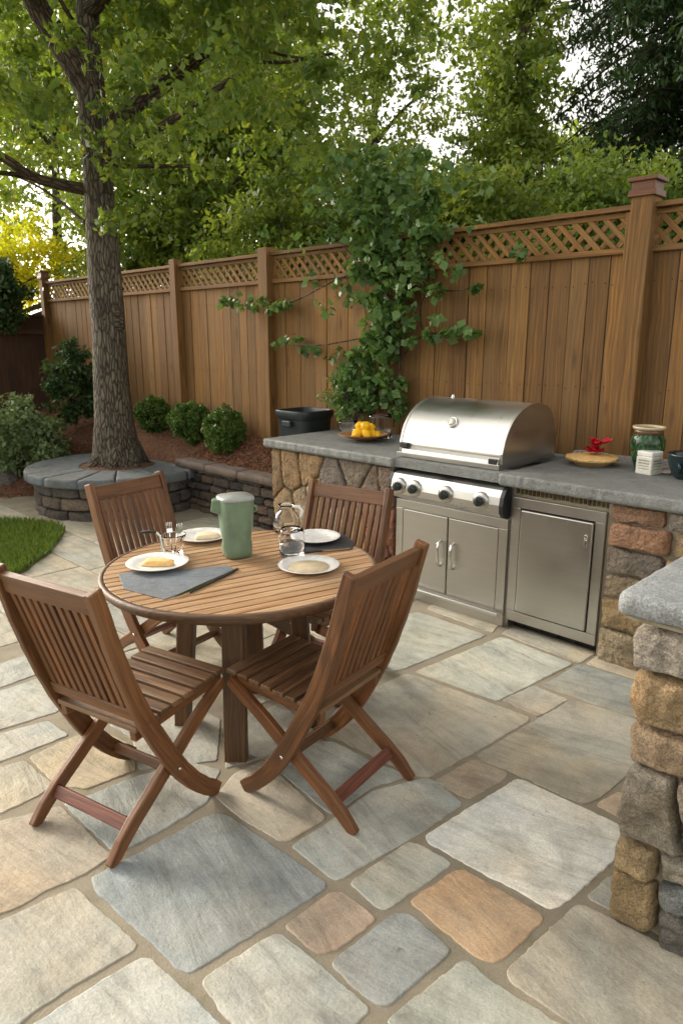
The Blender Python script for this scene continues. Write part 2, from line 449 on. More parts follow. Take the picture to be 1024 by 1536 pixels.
def courses(rect, hs, w0, w1, gap):
    x0, y0, x1, y1 = rect; y = y0; out = []; i = 0
    while y < y1-.02:
        h = min(hs[i % len(hs)]*random.uniform(.92, 1.08), y1-y)
        if y1-(y+h) < .04: h = y1-y
        x = x0
        while x < x1-.01:
            w = random.uniform(w0, w1)
            if x1-(x+w) < w0*.6: w = x1-x
            j = lambda: random.uniform(-.006, .006)
            out.append([(x+gap+j(), y+gap+j()), (x+w-gap+j(), y+gap+j()), (x+w-gap+j(), y+h-gap+j()), (x+gap+j(), y+h-gap+j())])
            x += w
        y += h; i += 1
    return out
def planeframe(o, X, Y, N): return lambda u, v, h: o+X*u+Y*v+N*h
# ------------------------------------------------------------------ the yard's own frame: u along the counter and fence, n towards the fence
U = V((.712, -.702, 0)).normalized(); NN = V((-U.y, U.x, 0)); Z = V((0, 0, 1))
O0 = V((-.58, 5.29, 0))
def W(u, n, z=0.0): return O0+U*u+NN*n+Z*z
def toUN(p): d = V((p.x, p.y, 0))-O0; return d.dot(U), d.dot(NN)
AX = (U, NN, Z)
FN = .97                                        # the fence line
ZT = 2.40                                       # fence top

# ---- ground and paving
def grid_obj(name, mat, us, ns, hf):
    mb = MB(); vs = [W(u, n, hf(u, n)) for n in ns for u in us]; k = len(us)
    fs = [(j*k+i, j*k+i+1, (j+1)*k+i+1, (j+1)*k+i) for j in range(len(ns)-1) for i in range(k-1)]
    mb.add(vs, fs, (1, 1, 1), None, True); return structure(mb.build(name, mat))
mb = MB(); mb.add([(-150, -150, -.075), (150, -150, -.075), (150, 150, -.075), (-150, 150, -.075)], [(0, 1, 2, 3)])
structure(mb.build('ground', M['ground']))
def sstep(a, b, x):
    t = min(1, max(0, (x-a)/(b-a))); return t*t*(3-2*t)
def bed_h(u, n):
    base = .46+.26*sstep(.5, .97, n)+.03*sstep(-2, -5, u) if n > .5 else .46
    left = .70*sstep(-.75, .97, n)-.035+.06*sstep(-2.4, -.6, n)
    k = sstep(-2.8, -1.95, u) if n > .5 else (1.0 if u > -1.9 else 0.0)                    # 1 right of the planter
    if n < .50: base = -.06
    du, dn = u+2.54, n-.04
    dd = math.hypot(du, dn)
    left = left*(1-.0) if n > .5 else left*sstep(.7, 1.5, dd)+(-.05)*(1-sstep(.7, 1.5, dd))
    h = base*k+left*(1-k)
    return h+.018*mnoise.noise(V((u*2.3, n*2.3, 0)))+.008*mnoise.noise(V((u*9, n*9, 5)))
us = [-14+.14*i for i in range(int((3.9+14)/.14)+1)]
ns_r = [.54, .62, .70, .78, .86, .94, 1.02, 1.2, 1.6, 2.4, 4, 8, 16, 40]
grid_obj('mulch_bed', M['mulch'], [-1.95+.1*i for i in range(60)], ns_r, bed_h)
grid_obj('mulch_slope', M['mulch'], [-16+.15*i for i in range(90)]+[-2.55, -2.4, -2.25, -2.1, -1.95], [-2.6+.12*i for i in range(30)]+[1.2, 1.6, 2.4, 4, 8, 16, 40], lambda u, n: bed_h(min(u, -1.95), n))

FL = []                                         # flagstones traced: (pixels, colour)
bl, be, gr, pk, orr, wh, cr, gn = C(150, 156, 158), C(178, 170, 154), C(168, 167, 158), C(184, 166, 148), C(206, 168, 128), C(186, 185, 176), C(184, 174, 156), C(176, 178, 168)
def F(col, *p): FL.append((p, col))
F(C(170, 160, 144), (-90, 1262), (0, 1239), (92, 1215), (168, 1290), (129, 1318), (72, 1341), (33, 1365), (0, 1378), (-150, 1440))
F(gr, (0, 1390), (113, 1337), (205, 1423), (201, 1432), (121, 1480), (39, 1535), (-40, 1600), (-220, 1480))
F(C(158, 162, 160), (139, 1322), (230, 1276), (300, 1236), (324, 1225), (345, 1231), (420, 1282), (489, 1331), (486, 1341), (409, 1390), (300, 1458), (283, 1467), (262, 1459), (255, 1445), (240, 1432), (228, 1421), (202, 1396), (188, 1385), (168, 1364), (145, 1345))
F(C(176, 180, 178), (64, 1537), (140, 1488), (211, 1445), (226, 1445), (270, 1486), (340, 1552), (250, 1640), (50, 1660), (0, 1580))
F(wh, (302, 1478), (360, 1440), (413, 1408), (423, 1410), (472, 1449), (556, 1521), (530, 1548), (440, 1610), (400, 1600), (330, 1520), (316, 1500))
F(pk, (428, 1396), (495, 1345), (517, 1346), (563, 1384), (558, 1392), (534, 1410), (499, 1435), (484, 1438), (466, 1431))
F(C(158, 162, 162), (497, 1452), (589, 1378), (614, 1378), (675, 1431), (669, 1442), (581, 1515), (567, 1516), (527, 1484))
F(gn, (580, 1540), (690, 1449), (702, 1449), (735, 1480), (827, 1537), (870, 1564), (760, 1660), (640, 1610))
F(C(202, 172, 140), (614, 1359), (683, 1312), (696, 1311), (811, 1378), (813, 1387), (753, 1447), (737, 1450), (716, 1444))
F(C(184, 180, 166), (525, 1331), (612, 1269), (626, 1270), (675, 1300), (672, 1307), (583, 1368), (571, 1370), (560, 1363))
F(C(236, 233, 224), (638, 1259), (772, 1175), (784, 1176), (850, 1207), (930, 1245), (925, 1292), (843, 1362), (825, 1370), (796, 1355), (775, 1341), (737, 1323), (643, 1271))
F(C(182, 174, 158), (759, 1464), (862, 1365), (876, 1365), (1024, 1441), (1130, 1492), (980, 1610), (850, 1538), (766, 1480))
F(C(174, 172, 164), (880, 1352), (915, 1320), (950, 1338), (985, 1375), (935, 1383))
F(C(200, 178, 154), (893, 1213), (925, 1193), (975, 1210), (960, 1245), (935, 1235))
F(C(182, 170, 154), (651, 1177), (706, 1146), (718, 1146), (759, 1164), (757, 1173), (705, 1202), (694, 1201))
F(C(172, 176, 172), (437, 1275), (497, 1237), (560, 1192), (640, 1172), (652, 1177), (692, 1210), (688, 1217), (632, 1253), (515, 1323), (501, 1326))
F(C(182, 176, 162), (323, 1200), (352, 1166), (396, 1146), (490, 1233), (433, 1266), (419, 1267), (370, 1238))
F(C(172, 176, 170), (404, 1148), (480, 1118), (500, 1118), (562, 1150), (615, 1170), (560, 1185), (496, 1228))
F(C(180, 172, 156), (470, 1105), (512, 1062), (607, 1015), (622, 1018), (792, 1080), (790, 1088), (642, 1171), (626, 1170), (566, 1143), (505, 1112))
F(C(170, 166, 154), (715, 1138), (854, 1055), (866, 1056), (945, 1081), (990, 1100), (960, 1150), (895, 1205), (880, 1211), (866, 1209), (770, 1165), (720, 1144))
F(C(158, 162, 158), (812, 1033), (866, 1002), (880, 1003), (1000, 1042), (985, 1068), (960, 1083), (890, 1061))
F(C(180, 172, 158), (753, 1054), (800, 1033), (851, 1054), (806, 1080))
F(C(198, 198, 186), (622, 1012), (749, 960), (762, 963), (858, 1000), (745, 1056))
F(C(176, 178, 168), (545, 1006), (600, 925), (628, 922), (728, 957), (604, 1008), (590, 1011))
F(C(190, 184, 168), (752, 954), (770, 944), (893, 983), (868, 999)); F(C(186, 178, 162), (878, 1000), (900, 985), (985, 1010), (985, 1033))
F(C(184, 178, 162), (640, 917), (655, 905), (750, 936), (738, 953))
F(C(184, 181, 170), (-70, 1127), (0, 1106), (73, 1086), (103, 1108), (0, 1149), (-110, 1190))
F(C(186, 186, 178), (-60, 1062), (0, 1042), (66, 1020), (110, 1044), (88, 1072), (0, 1100), (-70, 1120))
F(C(180, 182, 176), (-60, 1020), (0, 1001), (42, 986), (62, 1014), (0, 1036), (-60, 1056))
F(C(186, 179, 162), (-100, 1196), (0, 1157), (38, 1146), (80, 1182), (60, 1198), (0, 1227), (-110, 1262))
F(C(186, 176, 154), (45, 1141), (108, 1112), (150, 1098), (196, 1122), (205, 1160), (130, 1189), (86, 1183))
F(C(168, 172, 168), (97, 1212), (140, 1197), (205, 1170), (290, 1150), (330, 1160), (312, 1208), (215, 1268), (174, 1285))
F(C(182, 178, 168), (75, 1012), (150, 985), (196, 1008), (120, 1040)); F(C(182, 175, 158), (116, 1046), (205, 1012), (250, 1040), (158, 1090), (112, 1074)); F(C(170, 168, 158), (165, 1092), (258, 1044), (330, 1084), (326, 1146), (210, 1160), (200, 1112))
F(C(166, 164, 154), (338, 1090), (420, 1060), (470, 1100), (400, 1140), (338, 1158))
# generic stones where the photograph shows none (beyond its edge, under the table, the path to the left)
tr = [[toUN(G(*q)) for q in p] for p, c in FL]
def inside(pt, poly):
    r = False
    for i in range(len(poly)):
        (x1, y1), (x2, y2) = poly[i-1], poly[i]
        if (y1 > pt[1]) != (y2 > pt[1]) and pt[0] < (x2-x1)*(pt[1]-y1)/(y2-y1)+x1: r = not r
    return r
lawn_edge = [toUN(G(*q)) for q in ((-160, 925), (-60, 895), (0, 877), (38, 862), (72, 837), (92, 812), (99, 799), (84, 791), (40, 786), (0, 784), (-100, 782), (-300, 800), (-400, 880))]
def hits(p):
    x0, x1 = min(q[0] for q in p), max(q[0] for q in p); y0, y1 = min(q[1] for q in p), max(q[1] for q in p); cnt = 0
    k = [(x0+(x1-x0)*i/5, y0+(y1-y0)*j/5) for i in range(6) for j in range(6)]
    return [any(inside(q, t) for t in tr) for q in k], k
random.seed(21)
pal = [gr, be, wh, cr, gn, C(176, 172, 160), C(162, 165, 160), C(180, 174, 158)]
fills = []
y = -6.4
def tryfill(x0, y0, x1, y1, depth=0):
    if x1-x0 < .12 or y1-y0 < .12: return
    h, k = hits([(x0, y0), (x1, y1)])
    d = V(((x0+x1)/2, (y0+y1)/2))
    if not any(h):
        g = .008; fills.append([(x0+g, y0+g), (x1-g, y0+g), (x1-g, y1-g), (x0+g, y1-g)]); return
    if all(h) or depth > 3: return
    if x1-x0 > y1-y0: m_ = (x0+x1)/2; tryfill(x0, y0, m_, y1, depth+1); tryfill(m_, y0, x1, y1, depth+1)
    else: m_ = (y0+y1)/2; tryfill(x0, y0, x1, m_, depth+1); tryfill(x0, m_, x1, y1, depth+1)
while y < .5:
    h = random.choice([.40, .48, .55, .36]); x = -5.2+random.uniform(0, .4)
    while x < 5:
        w = random.choice([.6, .72, .85, .5, 1.0])
        uc, nc = x+w/2, y+h/2
        du, dn = uc+2.54, nc-.04
        ok = du*du+dn*dn > .80**2 and not (uc > -.1 and nc > -.12) and not (uc < -2.4 and nc > .1) and not (uc < -2.9 and nc > -1.6 and inside((uc, nc), lawn_edge))
        if uc < -3.0 and nc > -2.0 and not inside((uc, nc), [toUN(G(*q)) for q in ((150, 1000), (150, 760), (95, 790), (100, 812), (60, 850), (0, 880), (-300, 960), (-300, 1100))]): ok = False
        if ok: tryfill(x, y, x+w, min(y+h, .42))
        x += w
    y += h
pf = planeframe(O0, U, NN, Z)
mb = MB()
random.seed(5)
for p, c in zip(tr, [c for _, c in FL]):
    cell(mb, p, pf, .018, tint(.04, (c[0]*.92, c[1]*.91, c[2]*.88)), step=.011, amp=.0042, rough=.0010, insets=((-.004, 0), (-.004, .66), (-.0022, .93), (.0008, 1.0), (.0022, 1.0), (.008, 1.0)), rnd=1, back=False, rot=random.choice((0, .2, -.2)))
for p in fills:
    cell(mb, p, pf, .018, tint(.05, tuple(x*y for x, y in zip(random.choice(pal), (.90, .89, .85)))), step=.015, amp=.004, rough=.0010, insets=((-.002, 0), (-.002, .66), (.000, .93), (.0028, 1.0), (.0042, 1.0), (.010, 1.0)), back=False, rot=random.choice((0, .2, -.2)))
structure(mb.build('flagstones', M['flag']))
# joint bed of the patio
mb = MB(); outline = [(-8, -8), (5.5, -8), (5.5, 1.05), (-.6, 1.05), (-.6, .54), (-2.3, .54), (-2.9, .0), (-3.4, -.35)]
top = [W(u, n, .0142) for u, n in outline]
# the lawn side follows the lawn's edge
mb.add(top, [tuple(range(len(top)))]); structure(mb.build('patio_bed', M['mortar']))
# ---- lawn
le = smooth_poly(lawn_edge, .06, .01, 1)
mb = MB(); vs = [W(q.x, q.y, .026+.008*mnoise.noise(V((q.x*5, q.y*5, 2)))) for q in le]; c_ = sum((V((q.x, q.y)) for q in le), V((0, 0)))/len(le)
mb.add(vs+[W(c_.x, c_.y, .034)], [(i, (i+1) % len(vs), len(vs)) for i in range(len(vs))], (1, 1, 1), None, True)
structure(mb.build('lawn', M['ground']))
def blades_obj():
    n = 26000; pts = []
    lo = np.array([min(q.x for q in le), min(q.y for q in le)]); hi = np.array([max(q.x for q in le), max(q.y for q in le)])
    poly = [(q.x, q.y) for q in le]
    while len(pts) < n:
        q = lo+(hi-lo)*rng.random(2)
        if inside(q, poly): pts.append(q)
    q = np.array(pts); base = np.array(O0)[None]+q[:, :1]*np.array(U)[None]+q[:, 1:2]*np.array(NN)[None]; base[:, 2] = .022
    a = rng.random(n)*6.283; w = .0035+.003*rng.random(n); h = .035+.04*rng.random(n); ln = rng.normal(0, .022, (n, 2))
    d = np.stack([np.cos(a), np.sin(a), np.zeros(n)], 1)*w[:, None]
    tip = base+np.stack([ln[:, 0], ln[:, 1], h], 1); mid = base*.55+tip*.45; mid[:, 2] += .006
    vs = np.stack([base-d, base+d, mid+d*.7, mid-d*.7, tip], 1).reshape(-1, 3)
    i = np.arange(n)*5
    fs = [(int(k), int(k)+1, int(k)+2, int(k)+3) for k in i]+[(int(k)+3, int(k)+2, int(k)+4) for k in i]
    mb = MB(); c = np.repeat(rng.random((n, 1)), 5, 0)*np.ones((1, 3)); mb.v = vs.tolist(); mb.f = fs; mb.c = c.tolist(); mb.g = vs.tolist(); mb.sm = [False]*len(fs)
    return mb.build('grass', L['grass'])
stuff(blades_obj(), 'short green lawn grass beside the curved stone path', 'grass')

# ---- bark chips
def chips():
    mb = MB(); k = 0
    while k < 5200:
        if random.random() < .45: u, n = random.uniform(-1.9, .5), random.uniform(.6, .94)
        else: u, n = random.uniform(-6.4, -2.0), random.uniform(-2.5, .92)
        if inside((u, n), lawn_edge): continue
        du, dn = u+2.54, n-.04; r2 = du*du+dn*dn
        if r2 < .83**2: continue
        if u < -2.3 and n < .2 and not (u < -3.1 and n > -2.4): continue
        z = bed_h(u, n)
        a = random.uniform(0, 6.28); t = rv(.5); X = V((math.cos(a), math.sin(a), t.x)).normalized(); Y = Z.cross(X).normalized()+Z*t.y; Y.normalize()
        b = random.uniform(.5, 1.25); c = C(118, 80, 58) if random.random() < .7 else C(150, 108, 80)
        mb.box(W(u, n, z+.006), (random.uniform(.02, .06), random.uniform(.008, .02), .006), (X, Y, X.cross(Y)), tuple(x*b for x in c)); k += 1
    return mb.build('bark_chips', M['chip'])
random.seed(31); stuff(chips(), 'loose brown bark mulch chips on the raised bed', 'mulch')

# ------------------------------------------------------------------ planter, retaining wall, boulder
PC = W(-2.54, .04)+V((.09, 0, 0))
def arcframe(R): return lambda u, v, h: PC+V((math.cos(u/R)*(R+h), math.sin(u/R)*(R+h), v))
random.seed(3)
planter = thing('round_planter', PC, 'round grey block planter with a bluestone cap around the tree trunk', 'planter')
mb = MB(); R_ = .79
darkpal = [C(104, 100, 94), C(118, 112, 104), C(92, 90, 88), C(126, 112, 98), C(112, 106, 104), C(98, 88, 80)]
for p in courses((0, -.02, 2*math.pi*R_, .335), [.125, .115, .13], .20, .34, .006):
    cell(mb, p, arcframe(R_-.05), .06, tint(.12, random.choice(darkpal)), step=.025, amp=.004, dome=.012, rough=.006, back=False, coarse=4)
mb.lathe([(R_-.035, -.03), (R_-.035, .335)], PC, 64, col=(.05, .045, .04))
mb.build('block_wall', M['rock'], planter)
mb = MB(); a = 0
while a < 2*math.pi-.05:
    da = random.uniform(.36, .52)
    if 2*math.pi-(a+da) < .25: da = 2*math.pi-a
    Rm = .62; g = .004
    fr = lambda u, v, h, Rm=Rm: PC+V((math.cos(u)*v, math.sin(u)*v, .335+h))
    n_ = 7; o_ = [(a+g+(da-2*g)*i/n_, .885) for i in range(n_+1)]+[(a+g+(da-2*g)*i/n_, .36) for i in range(n_, -1, -1)]
    cell(mb, o_, lambda u, v, h: PC+V((math.cos(u)*v, math.sin(u)*v, .335+h)), .085, tint(.06, C(98, 104, 106)), step=.03, amp=.003, rough=.003, insets=((0, 0), (.0, .2), (.0, .75), (.012, .95), (.028, 1.0)), rnd=0, coarse=5)
    a += da
mb.build('cap_stones', M['blueslab'], planter)
mb = MB(); mb.lathe([(.40, .33), (.385, .405), (.25, .43), (.0001, .45)], PC, 40); mb.build('soil', M['mulch'], planter)

rw = thing('retaining_wall', W(-1.1, .5), 'low dark dry stone retaining wall between the round planter and the counter', 'wall')
mb = MB(); rf = planeframe(W(0, .53, 0), U, Z, -NN)
for p in courses((-1.95, -.02, .35, .43), [.085, .06, .10, .07], .12, .36, .004):
    cell(mb, p, rf, .06+random.uniform(-.015, .015), tint(.16, random.choice([C(86, 78, 70), C(100, 90, 80), C(74, 68, 64), C(110, 92, 78)])), step=.025, amp=.006, dome=.012, rough=.008, back=False, coarse=4)
mb.box(W(-.8, .60, .20), (2.3, .12, .46), AX, (.05, .045, .04)); mb.build('stones', M['rock'], rw)
mb = MB(); x = -1.95
while x < .3:
    w = random.uniform(.4, .62); w = min(w, .36-x)
    cell(mb, [(x+.004, .43), (x+w-.004, .43), (x+w-.004, .69), (x+.004, .69)], lambda u, v, h: W(u, v, .43+h), .065, tint(.08, C(112, 98, 88)), step=.03, amp=.005, rough=.004, insets=((0, 0), (0, .7), (.01, .94), (.025, 1.0)), coarse=4); x += w
mb.build('cap_stones', M['blueslab'], rw)

def rockmesh(mb, c, size, ax=AX, col=(1, 1, 1), n=9, rough=.16, power=3.2):
    c = V(c); sd = random.uniform(0, 50); vs = []; fs = []; gc = []; idx = {}
    def vert(p):
        key = (round(p.x, 5), round(p.y, 5), round(p.z, 5))
        if key in idx: return idx[key]
        l = (abs(p.x)**power+abs(p.y)**power+abs(p.z)**power)**(1/power); q = p/l
        k = 1+rough*(mnoise.noise(q*1.6+V((sd, 0, 0)))+.5*mnoise.noise(q*4+V((0, sd, 0)))+.25*mnoise.noise(q*9+V((0, 0, sd))))
        q = q*k; idx[key] = len(vs)
        w = c+ax[0]*(q.x*size[0]/2)+ax[1]*(q.y*size[1]/2)+ax[2]*(q.z*size[2]/2); vs.append(w); gc.append(w); return idx[key]
    for axis in range(3):
        for sg in (-1, 1):
            for i in range(n):
                for j in range(n):
                    def pt(a, b):
                        r = [0, 0, 0]; r[axis] = sg; r[(axis+1) % 3] = -1+2*a/n; r[(axis+2) % 3] = -1+2*b/n; return V(r)
                    q = [vert(pt(i, j)), vert(pt(i+1, j)), vert(pt(i+1, j+1)), vert(pt(i, j+1))]
                    fs.append(tuple(q) if sg > 0 else tuple(q[::-1]))
    mb.add(vs, fs, col, gc, True)
random.seed(8)
mb = MB(); b0 = G(2, 728, .05); rockmesh(mb, b0+V((-.05, .1, .08)), (.5, .4, .36), (V((1, 0, 0)), V((0, 1, 0)), Z), C(128, 124, 120), 10)
tag(mb.build('boulder', M['rock'], None, b0), 'grey boulder on the mulch below the leafy left shrub', 'boulder')

# ------------------------------------------------------------------ kitchen counter
CZ = .925
counter = thing('kitchen_counter', W(1.7, .45), 'long stone faced outdoor counter with a grey granite top by the fence', 'counter')
random.seed(12)
warm = [C(178, 146, 98), C(188, 162, 116), C(166, 138, 102), C(140, 126, 108), C(192, 164, 112), C(160, 132, 96), C(126, 116, 106), C(170, 148, 118)]
mb = MB(); cf = planeframe(W(0, .075, 0), U, Z, -NN)
pts = []
for i in range(7):
    for j in range(3): pts.append((.09+i*.19+random.uniform(-.07, .07)+(.09 if j % 2 else 0), .12+j*.30+random.uniform(-.10, .10)))
for i, p in voronoi(pts, (.05, 0, 1.262, .855), .011, 1.35, 1):
    cx = sum(q[0] for q in p)/len(p); col = random.choice(warm)
    if cx > .95 and random.random() < .7: col = random.choice([C(150, 98, 74), C(142, 98, 80), C(136, 116, 98)])
    cell(mb, p, cf, .045, tint(.12, col), step=.016, amp=.006, dome=.008, rough=.011, insets=((0, 0), (.0, .55), (.005, .9), (.014, 1.0)), back=False, coarse=4)
mb.build('left_stone_facing', M['rock'], counter)
mb = MB()
cool = [C(176, 152, 114), C(142, 132, 118), C(184, 168, 140), C(160, 124, 98), C(124, 116, 110), C(160, 144, 120), C(170, 148, 114), C(136, 126, 114)]
for p in courses((2.665, 0, 4.3, .858), [.20, .16, .125, .14, .13], .16, .34, .004):
    cell(mb, p, cf, .045+random.uniform(-.012, .012), tint(.10, random.choice(cool)), step=.014, amp=.005, dome=.008, rough=.012, insets=((0, 0), (.0, .5), (.006, .88), (.014, 1.0)), back=False, coarse=4)
mb.build('right_stone_facing', M['rock'], counter)
mb = MB(); mc = C(120, 104, 84)
mb.box(W(.655, .482, .43), (1.21, .84, .86), AX, mc); mb.box(W(3.50, .482, .43), (1.70, .84, .86), AX, mc)
mb.box(W(2.38, .375, .830), (.57, .6, .064), AX, C(122, 112, 78)); mb.box(W(1.96, .86, .43), (1.40, .06, .86), AX, mc)
mb.build('mortar_core', M['mortar'], counter)
mb = MB()
gcol = C(116, 118, 116)
def slab(mb, u0, u1, n0, n1, z0, z1, col):
    cell(mb, [(u0, n0), (u1, n0), (u1, n1), (u0, n1)], lambda u, v, h: W(u, v, z0+h), z1-z0, col, step=.014, amp=.0042, rough=.0012,
         insets=((.012, 0), (.002, .12), (-.003, .35), (.003, .55), (-.001, .78), (.006, .94), (.016, 1.0), (.022, 1.0)), rnd=1, coarse=6, rot=.1)
slab(mb, -.02, 1.275, .0, .90, .862, CZ, gcol); slab(mb, 2.035, 4.35, -.005, .90, .862, CZ+.004, gcol)
mb.box(W(1.655, .10, .895), (.765, .17, .05), AX, gcol); mb.box(W(1.655, .86, .893), (.765, .08, .06), AX, gcol)
mb.build('countertop', M['granite'], counter)
mb = MB(); slab(mb, 2.04, 4.35, .845, .915, CZ-.01, CZ+.038, C(150, 146, 140)); mb.build('backsplash', M['granite'], counter)
# ochre mosaic strip above the fridge
mb = MB(); random.seed(4)
for i in range(22):
    mb.box(W(2.125+i*.0245, .073, .832), (.015, .008, .03+random.uniform(-.006, .004)), AX, tint(.3, C(96, 82, 44)))
mb.build('pebble_trim', M['rock'], counter)

# ---- built-in grill
grill = thing('gas_grill', W(1.68, .4), 'brushed steel gas grill with arched hood built into the counter', 'grill')
HU0, HU1 = 1.225, 1.975
HN0, HZ = .125, .955
prof = [(0, 0), (.0, .055), (.022, .125), (.062, .195), (.12, .255), (.20, .298), (.30, .322), (.38, .322), (.47, .30), (.53, .26), (.57, .20), (.59, .12), (.595, .0)]
def side_prism(mb, prof, u0, u1, n0, z0, col=(1, 1, 1), smooth=False):
    k = len(prof); vs = [W(u0, n0+a, z0+b) for a, b in prof]+[W(u1, n0+a, z0+b) for a, b in prof]; L_ = [0]
    for i in range(1, k): L_.append(L_[-1]+math.dist(prof[i], prof[i-1]))
    gc = [(u0, l, 0) for l in L_]+[(u1, l, 0) for l in L_]
    mb.add(vs, [(i, i+1, k+i+1, k+i) for i in range(k-1)]+[(k-1, 0, k, 2*k-1)], col, gc, smooth)
    gc2 = [(a, b, 0) for a, b in prof]
    mb.add(vs[:k], [tuple(range(k-1, -1, -1))], col, gc2); mb.add(vs[k:], [tuple(range(k))], col, gc2)
mb = MB()
P2 = []                                          # a finer profile
for i in range(len(prof)-1):
    a, b = prof[i], prof[i+1]
    for t in range(4):
        p0 = prof[max(i-1, 0)]; p3 = prof[min(i+2, len(prof)-1)]; x = t/4
        f = lambda q0, q1, q2, q3: .5*((2*q1)+(-q0+q2)*x+(2*q0-5*q1+4*q2-q3)*x*x+(-q0+3*q1-3*q2+q3)*x**3)
        P2.append((f(p0[0], a[0], b[0], p3[0]), f(p0[1], a[1], b[1], p3[1])) if i > 1 and i < len(prof)-2 else (a[0]+(b[0]-a[0])*x, a[1]+(b[1]-a[1])*x))
P2.append(prof[-1])
side_prism(mb, P2, HU0, HU1, HN0, HZ, smooth=True)
hood = mb.build('hood', M['steel'], grill)
mb = MB(); pr_out = [(a*1.0+.004*(a-.32), b+.006) for a, b in P2]
for ue in (HU0-.006, HU1-.010):
    k = len(P2); o_ = [((a-.32)*1.015+.32, b*1.012) for a, b in P2]
    vs = [W(ue, HN0+a, HZ+b) for a, b in o_]+[W(ue+.016, HN0+a, HZ+b) for a, b in o_]
    mb.add(vs, [(i, i+1, k+i+1, k+i) for i in range(k-1)]+[tuple(range(k-1, -1, -1)), tuple(range(k, 2*k))], (1, 1, 1), [(v.z*3, v.x, v.y) for v in vs])
mb.build('side_panel', M['steeld'], hood, bevel=.002)
mb = MB(); lowp = [(-.022, -.012), (-.026, .006), (-.020, .030), (.0, .048), (.01, .048), (.01, -.012)]
side_prism(mb, lowp, HU0+.03, HU1-.012, HN0, HZ-.012); mb.build('lip_handle', M['steel'], hood, bevel=.003)
for u in (HU0+.012, HU1-.075):
    mb = MB(); mb.box(W(u+.03, HN0-.012, HZ+.012+(.03 if u < 1.5 else 0)), (.06, .03, .03), AX); mb.build('handle_end', M['black'], hood, bevel=.004)
# thermometer sits on the sloping front
tn = V((0, 0, 0))-NN*.80+Z*.60; tn.normalize(); tx = U; ty = tn.cross(tx)
tcp = W((HU0+HU1)/2-.02, HN0+.066, HZ+.20)
mb = MB(); mb.lathe([(.036, -.012), (.036, .010), (.031, .016), (.028, .013), (.0001, .012)], tcp, 28, (tx, ty, tn)); th = mb.build('thermometer', M['chrome'], hood)
mb = MB(); mb.lathe([(.027, .0132), (.0001, .0136)], tcp, 24, (tx, ty, tn)); mb.box(tcp+tn*.0145+ty*.006, (.003, .018, .001), (tx, ty, tn), (.1, .1, .1)); mb.build('dial', M['jarlabel'], th)
mb = MB(); mb.tube([W(HU0+.14, HN0+.36, HZ+.315), W(HU0+.14, HN0+.36, HZ+.345)], .012, 10); mb.build('hinge_knob', M['chrome'], hood)
mb = MB(); side_prism(mb, [(-.035, .0), (-.035, .030), (.61, .030), (.61, .0)], HU0-.005, HU1+.005, HN0, .923); mb.build('firebox_rim', M['steeld'], grill, bevel=.003)
# control panel with a bulging front
PU0, PU1 = 1.262, 2.085
pp = [(.10, .0), (-.015, .0), (-.040, -.012), (-.062, -.05), (-.070, -.095), (-.066, -.135), (-.045, -.160), (-.02, -.170), (.10, -.170)]
mb = MB(); side_prism(mb, pp, PU0+.012, PU1-.016, .045, .845); panel = mb.build('control_panel', M['steel'], grill, bevel=.006)
mb = MB(); pb = [(a*1.06 if a < 0 else a, -.085+(b+.085)*1.06) for a, b in pp]
side_prism(mb, pb, PU0-.002, PU0+.013, .045, .845); mb.build('end_cap', M['black'], panel, bevel=.002)
mb = MB(); side_prism(mb, pb, PU1-.018, PU1+.006, .045, .845); mb.build('end_cap', M['black'], panel, bevel=.002)
for i, (u, tw) in enumerate(((1.345, .2), (1.465, -.1), (1.70, .15), (1.945, 0))):
    c0 = W(u, .045-.066, .845-.085); ax = (U, Z, -NN)
    mb = MB(); mb.lathe([(.052, -.01), (.052, .006), (.046, .014), (.030, .016), (.0001, .016)], c0, 28, ax); bez = mb.build('knob', M['steelw'], panel)
    mb = MB(); mb.lathe([(.027, .012), (.028, .034), (.024, .044), (.0001, .046)], c0, 22, ax); mb.box(c0-NN*.044+Z*.0, (.008, .010, .046), (U, NN, Z)); mb.build('grip', M['grip'], bez, bevel=.002)
# cabinet below
mb = MB(); CN = .045
mb.box(W(1.682, .32, .34), (.82, .53, .68), AX); cab = mb.build('cabinet', M['steelw'], grill, bevel=.003)
mb = MB(); mb.box(W(1.682, CN+.002, .635), (.82, .02, .055), AX); mb.box(W(1.682, CN+.002, .045), (.82, .02, .09), AX)
mb.box(W(1.30, CN+.002, .349), (.056, .02, .514), AX); mb.box(W(2.064, CN+.002, .349), (.056, .02, .514), AX); mb.build('cabinet_frame', M['steelw'], cab, bevel=.003)
mb = MB(); mb.box(W(1.68, .0, .098), (.80, .012, .02), AX); mb.build('bottom_ledge', M['steel'], cab, bevel=.003)
for s in (-1, 1):
    uc = 1.682+s*.178
    mb = MB(); mb.box(W(uc, CN+.003, .355), (.346, .024, .495), AX); dr = mb.build('door', M['steelw'], cab, bevel=.004)
    hu = 1.682+s*.048; q = [W(hu, CN-.010, .45), W(hu, CN-.035, .44), W(hu, CN-.043, .40), W(hu, CN-.040, .37), W(hu, CN-.043, .34), W(hu, CN-.035, .30), W(hu, CN-.010, .29)]
    mb = MB(); mb.tube(q, [.008, .008, .009, .0065, .009, .008, .008], 10); mb.build('handle', M['chrome'], dr)
